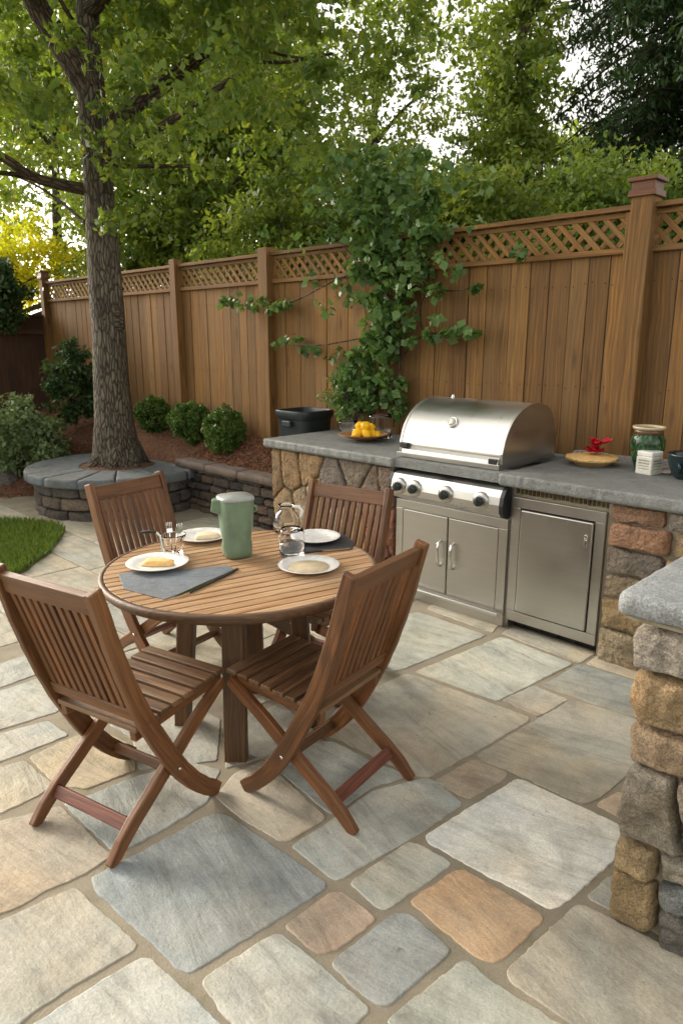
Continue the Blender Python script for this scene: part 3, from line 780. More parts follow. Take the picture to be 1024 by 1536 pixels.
# ---- fridge
fridge = thing('outdoor_fridge', W(2.37, .3), 'built-in stainless steel outdoor fridge with a single plain door', 'fridge')
mb = MB(); FU0, FU1, FNn = 2.112, 2.648, .055
mb.box(W(2.38, .33, .44), (.52, .5, .70), AX); mb.build('case', M['dark'], fridge)
mb = MB(); z0, z1 = .075, .80
mb.box(W((FU0+FU1)/2, FNn, z1-.028), (FU1-FU0, .03, .056), AX); mb.box(W((FU0+FU1)/2, FNn, z0+.03), (FU1-FU0, .03, .06), AX)
mb.box(W(FU0+.026, FNn, (z0+z1)/2+.002), (.052, .03, z1-z0-.12), AX); mb.box(W(FU1-.026, FNn, (z0+z1)/2+.002), (.052, .03, z1-z0-.12), AX)
mb.build('frame', M['steelw'], fridge, bevel=.002)
mb = MB(); mb.box(W((FU0+FU1)/2+.002, FNn-.012, (z0+z1)/2+.002), (FU1-FU0-.118, .032, z1-z0-.132), AX); fd = mb.build('door', M['steeld'], fridge, bevel=.006)
mb = MB(); hc = W(FU1-.088, FNn-.030, .655)
mb.lathe([(.0165, 0), (.0165, .005), (.012, .006), (.0115, .002), (.0001, .002)], hc, 20, (U, Z, -NN), sx=.62); mb.box(hc-Z*.028, (.014, .006, .05), AX); mb.build('latch', M['chrome'], fd, bevel=.002)
mb = MB(); mb.box(W(2.38, .22, .03), (.52, .2, .055), AX)
for i in range(5): mb.box(W(2.17+i*.105, .115, .035), (.05, .012, .018), AX)
mb.build('toe_kick', M['black'], fridge, bevel=.003)
mb = MB(); mb.box(W(2.098, .20, .43), (.022, .27, .86), AX); mb.build('side_trim', M['steelw'], fridge, bevel=.002)

# ------------------------------------------------------------------ the stone pillar in the foreground
C1 = G(914, 1380, 0)
pu, pn = toUN(C1)
pillar = thing('stone_pillar', W(pu+.3, pn+.3), 'chunky stacked stone pillar with thick grey slab in the foreground', 'pillar')
P0 = W(pu, pn); NF = -NN
def pst(*px):
    r = []
    for q in px:
        w = onplane(q[0], q[1], P0, NF); r.append(((w-P0).dot(U), w.z))
    return r
random.seed(17)
PS = [(C(172, 164, 152), ((948, 942), (1060, 962), (1060, 1030), (946, 1000))), (C(166, 138, 100), ((947, 1008), (1060, 1034), (1060, 1116), (953, 1085), (940, 1052))),
      (C(160, 138, 112), ((941, 1088), (1060, 1120), (1060, 1184), (940, 1143))), (C(150, 141, 126), ((941, 1149), (1008, 1168), (1022, 1287), (930, 1253), (922, 1220))),
      (C(150, 136, 118), ((1014, 1171), (1070, 1188), (1070, 1302), (1028, 1288))), (C(174, 150, 112), ((923, 1258), (984, 1281), (981, 1324), (917, 1300))),
      (C(152, 146, 134), ((988, 1283), (1070, 1308), (1070, 1348), (985, 1320))), (C(138, 139, 134), ((986, 1325), (1070, 1352), (1070, 1388), (986, 1357))),
      (C(168, 144, 106), ((917, 1304), (981, 1328), (982, 1392), (970, 1402), (912, 1370))), (C(116, 111, 102), ((987, 1362), (1070, 1392), (1070, 1452), (985, 1420)))]
mb = MB(); pfm = planeframe(P0+NN*.05, U, Z, NF)
xr = 0
for c, px in PS:
    p = pst(*px); xr = max(xr, max(q[0] for q in p)); d = .055+random.uniform(-.008, .012)
    cell(mb, p, pfm, d, tint(.04, c), step=.009, amp=.004, dome=.012, rough=.013, insets=((-.002, -1.2), (0, 0), (.0, .5), (.005, .85), (.013, .98), (.02, 1.0)), back=False, coarse=9, rnd=1)
for p in courses((xr+.01, 0, .95, .93), [.16, .13, .17, .15], .2, .34, .005):
    cell(mb, p, pfm, .055, tint(.1, random.choice(cool)), step=.02, amp=.004, dome=.02, rough=.008, insets=((0, -1), (0, .0), (.0, .45), (.008, .8), (.022, 1.0)), back=False, coarse=4)
lf = planeframe(W(pu+.05, pn), NN, Z, -U)       # the return face, seen from a step aside
for p in courses((.05, 0, .72, .93), [.16, .13, .17, .15], .2, .34, .005):
    cell(mb, p, lf, .05, tint(.1, random.choice(cool)), step=.02, amp=.004, dome=.02, rough=.008, insets=((0, -.5), (0, .0), (.0, .45), (.008, .8), (.022, 1.0)), back=False, coarse=4)
mb.build('stones', M['rock'], pillar)
mb = MB(); mb.box(W(pu+.52, pn+.375, .47), (.90, .69, .945), AX, C(120, 104, 84)); mb.build('mortar_core', M['mortar'], pillar)
mb = MB()
def pslab(u, v, h): return W(u, v, .955+h)
cell(mb, [(pu-.055, pn-.045), (pu+1.0, pn-.045), (pu+1.0, pn+.75), (pu-.055, pn+.75)], pslab, .062, C(128, 131, 132), step=.014, amp=.0016, rough=.0015, insets=((.012, 0), (.0, .15), (.0, .7), (.006, .92), (.02, 1.0)), rnd=1, coarse=6, rot=.1)
mb.build('cap_slab', M['granite'], pillar)
mb = MB(); mb.box(W(pu+.47, pn+.36, .945), (1.0, .74, .02), AX, C(150, 134, 104)); mb.build('bedding', M['mortar'], pillar)
# ------------------------------------------------------------------ fences
fence = thing('wooden_fence', W(-1.5, FN, .6), 'tall brown cedar board fence with a lattice top behind the counter and shrubs', 'fence')
random.seed(44)
def un_at(px, z=ZT):                            # u on the fence plane for a column of the photo
    w = onplane(px, 350 if px > 300 else 410, W(0, FN), NN); return toUN(w)[0]
posts = [-5.72, -4.02, -2.52, -1.04, .30, 2.325, 4.1]
ZB = .30
def lattice(u0, u1, z0, z1, name):
    mb = MB(); w = .030; sp = .100; h = z1-z0
    for sgn, yy in ((1, -.004), (-1, -.013)):
        x = u0-h-.1
        while x < u1+h+.1:
            a0, b0, a1, b1 = x, z0, x+h*sgn, z1
            if sgn < 0: a0, a1 = x+h, x
            # clip the strip to the bay
            pts = [(a0, b0), (a1, b1)]
            t0, t1 = 0.0, 1.0; dx = a1-a0
            lo, hi = u0, u1
            ta, tb = (lo-a0)/dx, (hi-a0)/dx
            if ta > tb: ta, tb = tb, ta
            t0, t1 = max(0, ta), min(1, tb)
            if t1-t0 > .08:
                q0 = W(a0+dx*t0, FN+yy, z0+h*t0); q1 = W(a0+dx*t1, FN+yy, z0+h*t1)
                mb.bar(q0, q1, w, .008, Z.cross(U), tint(.10, (1.22, 1.2, 1.15)))
            x += sp
    return mb.build(name, M['fence'], fence)
for i in range(len(posts)-1):
    u0, u1 = posts[i]+.06, posts[i+1]-.06
    k0 = 0
    zt = ZT
    mb = MB(); x = u0
    while x < u1-.01:
        w = random.choice([.135, .145, .15, .19, .12]); w = min(w, u1-x)
        if u1-(x+w) < .05: w = u1-x
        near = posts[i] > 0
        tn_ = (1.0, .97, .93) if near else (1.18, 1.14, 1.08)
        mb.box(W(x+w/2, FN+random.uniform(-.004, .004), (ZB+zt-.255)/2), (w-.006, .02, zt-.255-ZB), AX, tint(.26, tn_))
        for zz in (.62, 1.35, 1.98):
            for q in (-.32, .32): mb.box(W(x+w/2+q*w+random.uniform(-.006, .006), FN-.0145, zz+random.uniform(-.012, .012)), (.007, .003, .007), AX, (.22, .2, .2))
        x += w
    mb.build('board_panel', M['fence'], fence, bevel=.0025)
    lattice(u0, u1, zt-.235, zt-.02, 'lattice')
    mb = MB()
    mb.box(W((u0+u1)/2, FN-.012, zt-.012), (u1-u0, .085, .028), AX, tint(.08, (1.0, .95, .9)))
    mb.box(W((u0+u1)/2, FN-.016, zt-.245), (u1-u0, .05, .034), AX, tint(.08, (1.1, 1.05, 1)))
    mb.box(W((u0+u1)/2, FN-.004, zt-.045), (u1-u0, .036, .03), AX, tint(.08))
    mb.build('rail', M['fence'], fence, bevel=.003)
for i, u in enumerate(posts):
    big = i in (3, 5); w = .125 if big else .10; top = {3: 2.44, 5: 2.445}.get(i, 2.45)
    mb = MB(); mb.box(W(u, FN-.035, (ZB+top)/2), (w, w, top-ZB), AX, tint(.08, (1.08, 1.03, .96)))
    if big: mb.box(W(u-w/2-.022, FN-.03, (ZB+top-.08)/2), (.042, .03, top-.08-ZB), AX, tint(.08, (1.2, 1.15, 1.1)))
    po = mb.build('post', M['fence'], fence, bevel=.004)
    if i in (0, 5, 6):
        mb = MB(); mb.box(W(u, FN-.035, top+.004), (w+.03, w+.03, .035), AX, (.95, .8, .7)); mb.box(W(u, FN-.035, top+.045), (w+.005, w+.005, .05), AX, (.95, .75, .62)); mb.box(W(u, FN-.035, top+.078), (w+.04, w+.04, .022), AX, (.85, .75, .7))
        mb.build('post_cap', M['chair'], po, bevel=.004)
# the darker return fence at the far left
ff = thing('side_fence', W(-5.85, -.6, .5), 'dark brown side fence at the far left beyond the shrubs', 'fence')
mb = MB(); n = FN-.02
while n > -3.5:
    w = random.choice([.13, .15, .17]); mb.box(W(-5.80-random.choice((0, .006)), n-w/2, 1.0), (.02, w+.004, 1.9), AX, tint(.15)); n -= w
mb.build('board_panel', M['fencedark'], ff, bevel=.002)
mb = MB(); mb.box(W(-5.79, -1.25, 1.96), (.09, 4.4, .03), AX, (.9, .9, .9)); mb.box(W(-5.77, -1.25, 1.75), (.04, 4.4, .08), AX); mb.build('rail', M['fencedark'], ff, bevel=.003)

# ------------------------------------------------------------------ foliage
def leaves_mesh(name, mat, clumps, size, parent=None, origin=None, droop=.25, aspect=.55, flat=.0, hang=0, cv=.35, fold=.18):
    """clumps: list of (centre, radii(3), count). Every leaf is its own small folded face pair."""
    cs = np.concatenate([np.repeat(np.array([c], float), n, 0) for c, r, n in clumps]); rs = np.concatenate([np.repeat(np.array([r], float), n, 0) for c, r, n in clumps])
    n = len(cs); d = rng.normal(size=(n, 3)); d /= np.linalg.norm(d, axis=1)[:, None]
    rad = rng.random(n)**.45; p = cs+d*rs*rad[:, None]
    # leaf axis: outwards and a bit down; normal mostly up/out
    a = d*.7+rng.normal(size=(n, 3))*.75; a[:, 2] -= droop+hang; a /= np.linalg.norm(a, axis=1)[:, None]
    nr = rng.normal(size=(n, 3))*.6+d*.35; nr[:, 2] += .55+flat
    nr -= a*(nr*a).sum(1)[:, None]; nr /= np.linalg.norm(nr, axis=1)[:, None]+1e-9
    s = np.cross(nr, a); L_ = size*(.5+1.0*rng.random(n)**1.3)[:, None]; w = L_*aspect*.5
    p0 = p-a*L_*.5; p2 = p+a*L_*.5; m_ = p-a*L_*.06
    p1 = m_+s*w+nr*w*fold; p3 = m_-s*w+nr*w*fold
    vs = np.stack([p0, p1, p2, p3], 1).reshape(-1, 3)
    i4 = np.arange(n, dtype=np.int32)*4
    tri = np.stack([i4, i4+1, i4+2, i4, i4+2, i4+3], 1).reshape(-1)
    off = np.array(OFF.get(parent.name, V((0, 0, 0))) if parent else (origin if origin is not None else (0, 0, 0)), float)
    vs = vs-off
    me = bpy.data.meshes.new(name); me.vertices.add(len(vs)); me.vertices.foreach_set('co', vs.astype(np.float32).ravel())
    me.loops.add(len(tri)); me.loops.foreach_set('vertex_index', tri.astype(np.int32))
    nf = len(tri)//3; me.polygons.add(nf); me.polygons.foreach_set('loop_start', np.arange(nf, dtype=np.int32)*3)
    try: me.polygons.foreach_set('loop_total', np.full(nf, 3, dtype=np.int32))
    except Exception: pass
    cr_ = np.concatenate([np.full(k, rng.normal(0, .18)) for c, r, k in clumps])
    col = np.ones((n, 4), np.float32); col[:, 0] = np.clip(.45+cr_+rng.normal(0, cv*.55, n), 0, 1); col[:, 1] = rng.random(n)
    at = me.attributes.new('col', 'FLOAT_COLOR', 'POINT'); at.data.foreach_set('color', np.repeat(col, 4, 0).ravel())
    me.update(); me.validate(); me.materials.append(mat)
    o = bpy.data.objects.new(name, me); COL.objects.link(o)
    if parent: o.parent = parent
    else: o.location = V(off)
    OFF[o.name] = V(off); return o
def crown_clumps(c, R, n, cr, per, seed, bias=.6, keep=None, flat=.65):
    r = np.random.default_rng(seed); out = []
    while len(out) < n:
        d = r.normal(size=3); d /= np.linalg.norm(d); k = r.random()**bias
        bump_ = 1+.28*mnoise.noise(V(d)*1.7+V((seed, 0, 0)))
        p = np.array(c)+d*np.array(R)*k*bump_
        if keep and not keep(p): continue
        s = cr*(.6+.8*r.random()); out.append((p, (s, s, s*flat), int(per*(.6+.8*r.random()))))
    return out
def limb(mb, path, r0, r1, seg=8, col=(1, 1, 1), wob=.12):
    # smooth the path
    q = [V(p) for p in path]
    for _ in range(2):
        s = [q[0]]
        for a, b in zip(q[:-1], q[1:]): s += [a.lerp(b, .25), a.lerp(b, .75)]
        q = s+[q[-1]]
    n = len(q); mb.tube(q, [r0+(r1-r0)*i/(n-1) for i in range(n)], seg, col, wob)

# ---- the shade tree in the planter
DT = PC.y
tree = thing('shade_tree', PC+Z*.4, 'large shade tree with a straight grey trunk growing from the round planter', 'tree')
mb = MB(); tk = []
for px, py, wpx in ((178, 712, 100), (178, 692, 80), (175, 670, 73), (172, 630, 66), (168, 570, 60), (165, 500, 55), (160, 440, 54), (156, 380, 51), (151, 320, 48), (147, 250, 46), (142, 190, 44), (137, 130, 44), (134, 70, 36), (131, 0, 33), (126, -120, 30), (118, -300, 24), (112, -600, 12)):
    p = P(px, py, DT); tk.append((p, wpx/FPX*DT/2*(.86 if py < 640 else .93)))
path = []; rad = []
for i in range(len(tk)-1):
    for t in range(4):
        path.append(tk[i][0].lerp(tk[i+1][0], t/4)); rad.append(tk[i][1]+(tk[i+1][1]-tk[i][1])*t/4)
path.append(tk[-1][0]); rad.append(tk[-1][1])
mb.tube(path, rad, 28, (1, 1, 1), .10)
# root flare and a burl
for k in range(7):
    a = k*.9+.3; b = V((math.cos(a), math.sin(a), 0)); mb.tube([PC+Z*.62+b*.14+V((.03, 0, 0)), PC+Z*.48+b*.21, PC+Z*.40+b*.31], [.07, .075, .02], 10, (1, 1, 1), .1)
b0 = P(185, 478, DT-.10); rockmesh(mb, P(179, 480, DT-.07), (.10, .12, .24), AX, (.85, .82, .78), 6, .2, 2.0)
trunk = mb.build('trunk', M['bark'], tree)
def L3(*pts): return [P(a, b, DT+c) for a, b, c in pts]
red = (.86, .72, .66)
limbs = [(((136, 135, 0), (112, 92, -.05), (82, 50, -.1), (50, 0, -.2), (20, -80, -.4), (0, -200, -.6)), .14, .06),
         (((128, 284, 0), (85, 276, -.15), (45, 265, -.3), (10, 238, -.5), (-50, 205, -.7), (-140, 190, -1)), .055, .025),
         (((60, 270, -.2), (28, 262, -.3), (-10, 258, -.5), (-70, 262, -.8)), .028, .012),
         (((128, 335, 0), (95, 305, .2), (60, 280, .3), (20, 262, .4)), .018, .008),
         (((160, 240, 0), (190, 222, -.1), (212, 205, -.2), (245, 190, -.3), (300, 150, -.4), (360, 110, -.6)), .055, .02),
         (((158, 249, 0), (215, 249, .1), (290, 250, .3), (340, 248, .5)), .026, .010),
         (((148, 200, .05), (200, 160, .3), (265, 115, .5), (310, 75, .6), (370, 45, .7), (425, 22, .7), (480, -5, .8), (600, -60, 1)), .085, .035),
         (((370, 92, .5), (430, 95, .4), (500, 80, .3)), .02, .008),
         (((135, 70, 0), (108, 30, -.2), (85, -10, -.4)), .028, .014), (((310, 75, .6), (380, 70, .4), (430, 85, .2), (470, 88, 0)), .022, .006),
         (((131, 20, 0), (200, -60, -.6), (330, -160, -1.4), (520, -240, -2)), .08, .03)]
for pts, r0, r1 in limbs:
    mb = MB(); limb(mb, L3(*pts), r0, r1, 10, red); mb.build('limb', M['bark'], tree)
random.seed(61)
cl = []
def pxc(px, py, d, r, n, flat=.62): cl.append((np.array(P(px, py, d)), (r, r, r*flat), n))
# sprays of leaves hung along the limbs, more of them higher up
for k in range(330):
    px = random.gauss(250, 210); py = random.triangular(-260, 300, -30)
    if px > 560 and py > 170: continue
    if px > 420 and random.random() < .45: continue
    if px < 130 and py > 250: continue
    if abs(px-145) < 45 and random.random() < .55 and py > 60: continue
    d = DT+random.uniform(-1.3, 1.7)
    if abs(px-145) < 40: d = DT+random.uniform(.3, 1.8)
    pxc(px, py, d, random.uniform(.16, .34), random.randint(65, 150), random.uniform(.35, .7))
for px, py in ((150, 165), (175, 150), (165, 205), (140, 225), (185, 190), (120, 200), (160, 250), (200, 180), (172, 262), (165, 325), (178, 335), (160, 340), (190, 240), (222, 200), (145, 95), (160, 55), (205, 130), (235, 165)):
    pxc(px, py, DT-.35+random.uniform(-.15, .1), random.uniform(.10, .17), random.randint(26, 44))
for k in range(34): pxc(random.uniform(-260, 95), random.uniform(90, 240), DT+random.uniform(-.9, .9), random.uniform(.16, .28), random.randint(45, 85), .5)
for k in range(46): pxc(random.uniform(510, 690), random.uniform(-160, 150), DT+random.uniform(-.6, 1.2), random.uniform(.10, .22), random.randint(22, 48), .9)
# the higher crown, out of frame, that shades the yard
for k in range(90): pxc(random.gauss(200, 330), random.uniform(-900, -260), DT+random.uniform(-1.6, 1.6), random.uniform(.3, .5), 70, .6)
leaves_mesh('crown', L['maple'], cl, .078, tree, droop=.3)

def bgtree(name, label, px, d, zc, R, n, cr, per, seed, mat, size, trunk_h=None, keep=None, group=None, bias=.55, hang=0, aspect=.55, zb=.7, cat='tree', flat=.65):
    x = (px-512)/FPX*d*1.02
    base = V((x, d, zb)); t = thing(name, base, label, cat, group)
    mb = MB(); top = V((x+.1, d, zc+R[2]*.6)); limb(mb, [base-Z*.1, base.lerp(top, .3)+rv(.12), base.lerp(top, .65)+rv(.15), top], .06+.035*R[0], .03, 8)
    for k in range(6):
        a = base.lerp(top, random.uniform(.35, .85)); an = random.uniform(0, 6.28)
        e = a+V((math.cos(an)*R[0]*.7, math.sin(an)*R[1]*.7, R[2]*.35)); limb(mb, [a, a.lerp(e, .5)+rv(.1)+Z*.1, e], .035+.01*R[0], .01, 6)
    mb.build('trunk', M['bark'], t)
    leaves_mesh('crown', mat, crown_clumps((x, d, zc), R, int(n*1.12), cr, int(per*1.35), seed, bias, keep, flat), size*.86, t, hang=hang, aspect=aspect)
    return t
random.seed(71)
bgtree('painted_glow_tree', 'tree with sun glow painted into its leaf colour beyond the far left of the fence', 40, 12.4, 2.75, (1.7, .9, .85), 95, .32, 70, 1, L['glow'], .10)  # yellow leaf colour stands in for sunlight on a far green tree
bgtree('broadleaf_tree', 'round mid green tree directly behind the fence left of the climbing plant', 330, 11.8, 4.0, (2.2, 1.6, 2.9), 230, .42, 85, 2, L['mid'], .12)
bgtree('broadleaf_tree', 'light green loose tree behind the fence and the shade tree trunk', 120, 13.6, 5.9, (2.4, 1.5, 2.2), 150, .45, 75, 3, L['light'], .13)
bgtree('broadleaf_tree', 'bushy green tree rising right behind the climbing plant', 530, 10.2, 2.85, (1.5, 1.2, 1.35), 170, .34, 85, 4, L['mid'], .10)
bgtree('tall_tree', 'tall narrow pale green tree right of the open patch of sky', 738, 11.5, 5.0, (.80, .9, 3.6), 190, .34, 80, 5, L['light'], .105, hang=.25)
bgtree('tall_tree', 'sparse tree with small hanging leaves before the bright sky', 555, 13.5, 6.0, (1.5, 1.0, 2.6), 105, .30, 50, 6, L['light'], .115, hang=.3)
bgtree('broadleaf_tree', 'low rounded green tree over the fence between the sky gap and the conifer', 715, 9.4, 2.85, (1.2, .9, .85), 130, .28, 80, 7, L['light'], .095)
bgtree('dense_tree', 'deep green dense tree over the fence beside the tall capped post', 880, 8.6, 2.75, (1.35, .9, .95), 170, .28, 85, 8, L['mid'], .085)
bgtree('dense_tree', 'dark leafy tree low over the fence at the far right', 1080, 8.8, 3.0, (1.3, .9, 1.2), 130, .3, 80, 9, L['dark'], .09)
bgtree('broadleaf_tree', 'small green tree over the fence just left of the climbing plant', 420, 9.8, 2.6, (1.0, .8, 1.0), 110, .28, 80, 10, L['light'], .09)
bgtree('broadleaf_tree', 'tall leafy tree far behind the round mid green tree', 300, 18, 7.0, (3.4, 2.0, 4.2), 200, .7, 80, 12, L['light'], .19)
bgtree('broadleaf_tree', 'wide leafy tree far away at the left edge', 0, 25, 8.5, (4.8, 2.0, 4.6), 170, .7, 70, 13, L['light'], .19)
bgtree('broadleaf_tree', 'rounded tree far away under the patch of sky', 600, 19, 4.2, (3.0, 2.0, 1.9), 150, .6, 80, 14, L['mid'], .18)
bgtree('broadleaf_tree', 'leafy tree far away between the tall tree and the conifer', 815, 18, 4.0, (2.4, 2.0, 2.4), 130, .65, 75, 15, L['mid'], .18)
bgtree('tall_tree', 'feathery tree top between the bright sky and the dark conifer', 775, 14.5, 3.9, (1.2, 1.0, 1.9), 110, .36, 70, 16, L['mid'], .12)
bgtree('broadleaf_tree', 'low leafy tree directly over the fence behind the shade tree', 240, 12.5, 2.9, (1.5, 1.0, 1.3), 120, .34, 80, 21, L['light'], .11)
bgtree('broadleaf_tree', 'bright leafy tree rising between the shade tree crown and the climbing plant', 395, 12.6, 4.6, (1.6, 1.1, 1.7), 150, .36, 80, 22, L['light'], .11)
# the conifer: drooping boughs round a stem
def conifer():
    d = 11.2; x = (985-512)/FPX*d*1.02; base = V((x, d, .7)); t = thing('conifer_tree', base, 'dark drooping conifer filling the upper right corner', 'tree')
    mb = MB(); limb(mb, [base, base+Z*5, base+Z*11], .2, .03, 10, (.6, .55, .5)); cl2 = []; r = random.Random(5)
    z = 1.7
    while z < 10.5:
        Rz = 2.35*(1-((z-1.5)/10)**1.5)+.1
        for k in range(11):
            a = r.uniform(0, 6.28); R1 = Rz*r.uniform(.7, 1.1); p0 = base+Z*z
            ds = r.uniform(.35, .75)
            e = p0+V((math.cos(a)*R1, math.sin(a)*R1, -.1*R1-ds*.6)); m_ = p0+V((math.cos(a)*R1*.5, math.sin(a)*R1*.5, .12))
            limb(mb, [p0, m_, e], .03, .008, 5, (.6, .55, .5))
            for s in range(9):
                t_ = .25+.78*s/8; q = (p0*(1-t_)**2+m_*2*t_*(1-t_)+e*t_**2)+rv(.08)
                w = .13+.10*r.random(); cl2.append((np.array(q)-np.array((0, 0, .07)), (w*1.3, w*1.3, w*.9), r.randint(30, 48)))
        for k in range(5):
            a = r.uniform(0, 6.28); q = base+Z*(z+r.uniform(-.1, .1))+V((math.cos(a), math.sin(a), 0))*Rz*r.uniform(.1, .45); cl2.append((np.array(q), (.34, .34, .3), 70))
        z += .23
    mb.build('trunk', M['bark'], t); leaves_mesh('crown', L['conifer'], cl2, .105, t, hang=.55, aspect=.30, cv=.3)
conifer()

# ---- shrubs
def shrub(name, label, c, R, n, cr, per, seed, mat, size, group=None, cat='shrub', keep=None, bias=.35, hang=0, flat=.8):
    c = V(c); t = thing(name, (c.x, c.y, c.z-R[2]), label, cat, group)
    mb = MB(); b = c-Z*R[2]
    for k in range(6):
        a = k*1.05; e = c+V((math.cos(a)*R[0]*.5, math.sin(a)*R[1]*.5, R[2]*.3)); limb(mb, [b-Z*.04, b.lerp(e, .5)+rv(.03), e], .016, .006, 6)
    mb.build('stem', M['bark'], t)
    leaves_mesh('foliage', mat, crown_clumps(c, R, n, cr, per, seed, bias, keep, flat), size, t, hang=hang)
for px, py, w, lab in ((232, 622, 49, 'clipped boxwood ball nearest the tree trunk, first of three in a row'), (284, 632, 53, 'clipped boxwood ball in the middle of the row of three'), (338, 645, 61, 'clipped boxwood ball nearest the counter, largest of the row of three')):
    c = onplane(px, py, W(0, .72), NN); r = w/FPX*c.y/2*1.04
    shrub('boxwood_ball', lab, c, (r, r, r), 190, r*.19, 60, int(px), L['box'], .028, 'boxwood balls along the fence', bias=.12, flat=.9)
c = P(108, 572, 8.35); shrub('evergreen_shrub', 'dark green upright shrub by the fence left of the tree trunk', c, (.29, .26, .47), 110, .10, 55, 51, L['dark'], .055)
c = P(30, 655, 7.9); shrub('leafy_shrub', 'loose pale green shrub spreading at the left edge above the boulder', c, (.56, .45, .46), 130, .12, 52, 52, L['sage'], .058, bias=.3)
c = P(75, 682, 7.7); shrub('leafy_shrub', 'small low pale green shrub beside the round planter', c, (.22, .2, .18), 32, .08, 40, 53, L['sage'], .045)
c = P(2, 440, 9.4); shrub('evergreen_shrub', 'dark leafy shrub over the side fence at the left edge', c, (.34, .3, .42), 80, .12, 55, 54, L['dark'], .075)

# ---- the climbing plant
vb = W(.02, .93, .5)
vine = thing('climbing_plant', vb, 'tall ivy-like climbing plant growing up the fence behind the counter', 'plant')
random.seed(81)
def vp(px, py, n): return onplane(px, py, W(0, n), NN)
mb = MB()
for pts in (((560, 640), (565, 560), (580, 480), (560, 400), (575, 330), (560, 270)), ((590, 640), (600, 560), (600, 480), (620, 420), (600, 350)), ((600, 540), (630, 500), (670, 500), (712, 495)), ((575, 500), (520, 512), (470, 520), (418, 516)),
            ((560, 400), (500, 420), (440, 455), (385, 462), (335, 452)), ((600, 480), (640, 520), (625, 460), (650, 430)), ((575, 420), (520, 380), (490, 330), (470, 330)), ((600, 420), (680, 440), (716, 428))):
    limb(mb, [vp(a, b, .86+random.uniform(-.05, .04)) for a, b in pts], .007, .0025, 6, (.6, .55, .45))
mb.build('stem', M['bark'], vine)
cl = []
def vc(px, py, r, n, nn=.84): cl.append((np.array(vp(px, py, nn+random.uniform(-.09, .05))), (r, r, r), n))
for k in range(150):
    t = random.random(); py = 270+t*340; cx = 560+30*math.sin(t*5)+(20 if t > .6 else 0); wd = 62 if t < .62 else 36
    px = random.gauss(cx, wd*.62); vc(px, py, random.uniform(.05, .10), random.randint(14, 32))
for k in range(64): vc(random.gauss(575, 62), random.uniform(225, 380), random.uniform(.06, .13), random.randint(10, 22), .80)
for a, b, n in (((640, 505), (714, 496), 9), ((475, 520), (418, 516), 7), ((432, 462), (335, 450), 15), ((600, 590), (605, 620), 4), ((560, 600), (600, 615), 5), ((640, 430), (660, 440), 4), ((712, 428), (720, 428), 1)):
    for k in range(n):
        t = k/max(1, n-1); vc(a[0]+(b[0]-a[0])*t, a[1]+(b[1]-a[1])*t+random.uniform(-8, 8), random.uniform(.035, .065), random.randint(8, 15))
leaves_mesh('foliage', L['vine'], cl, .064, vine, droop=.5, aspect=.8, cv=.5)
# a fine leaved bush at its foot
c = vp(530, 592, .80); shrub('feathery_bush', 'fine leaved green bush behind the counter below the climbing plant', c, (.24, .16, .22), 50, .07, 60, 55, L['vine'], .034)

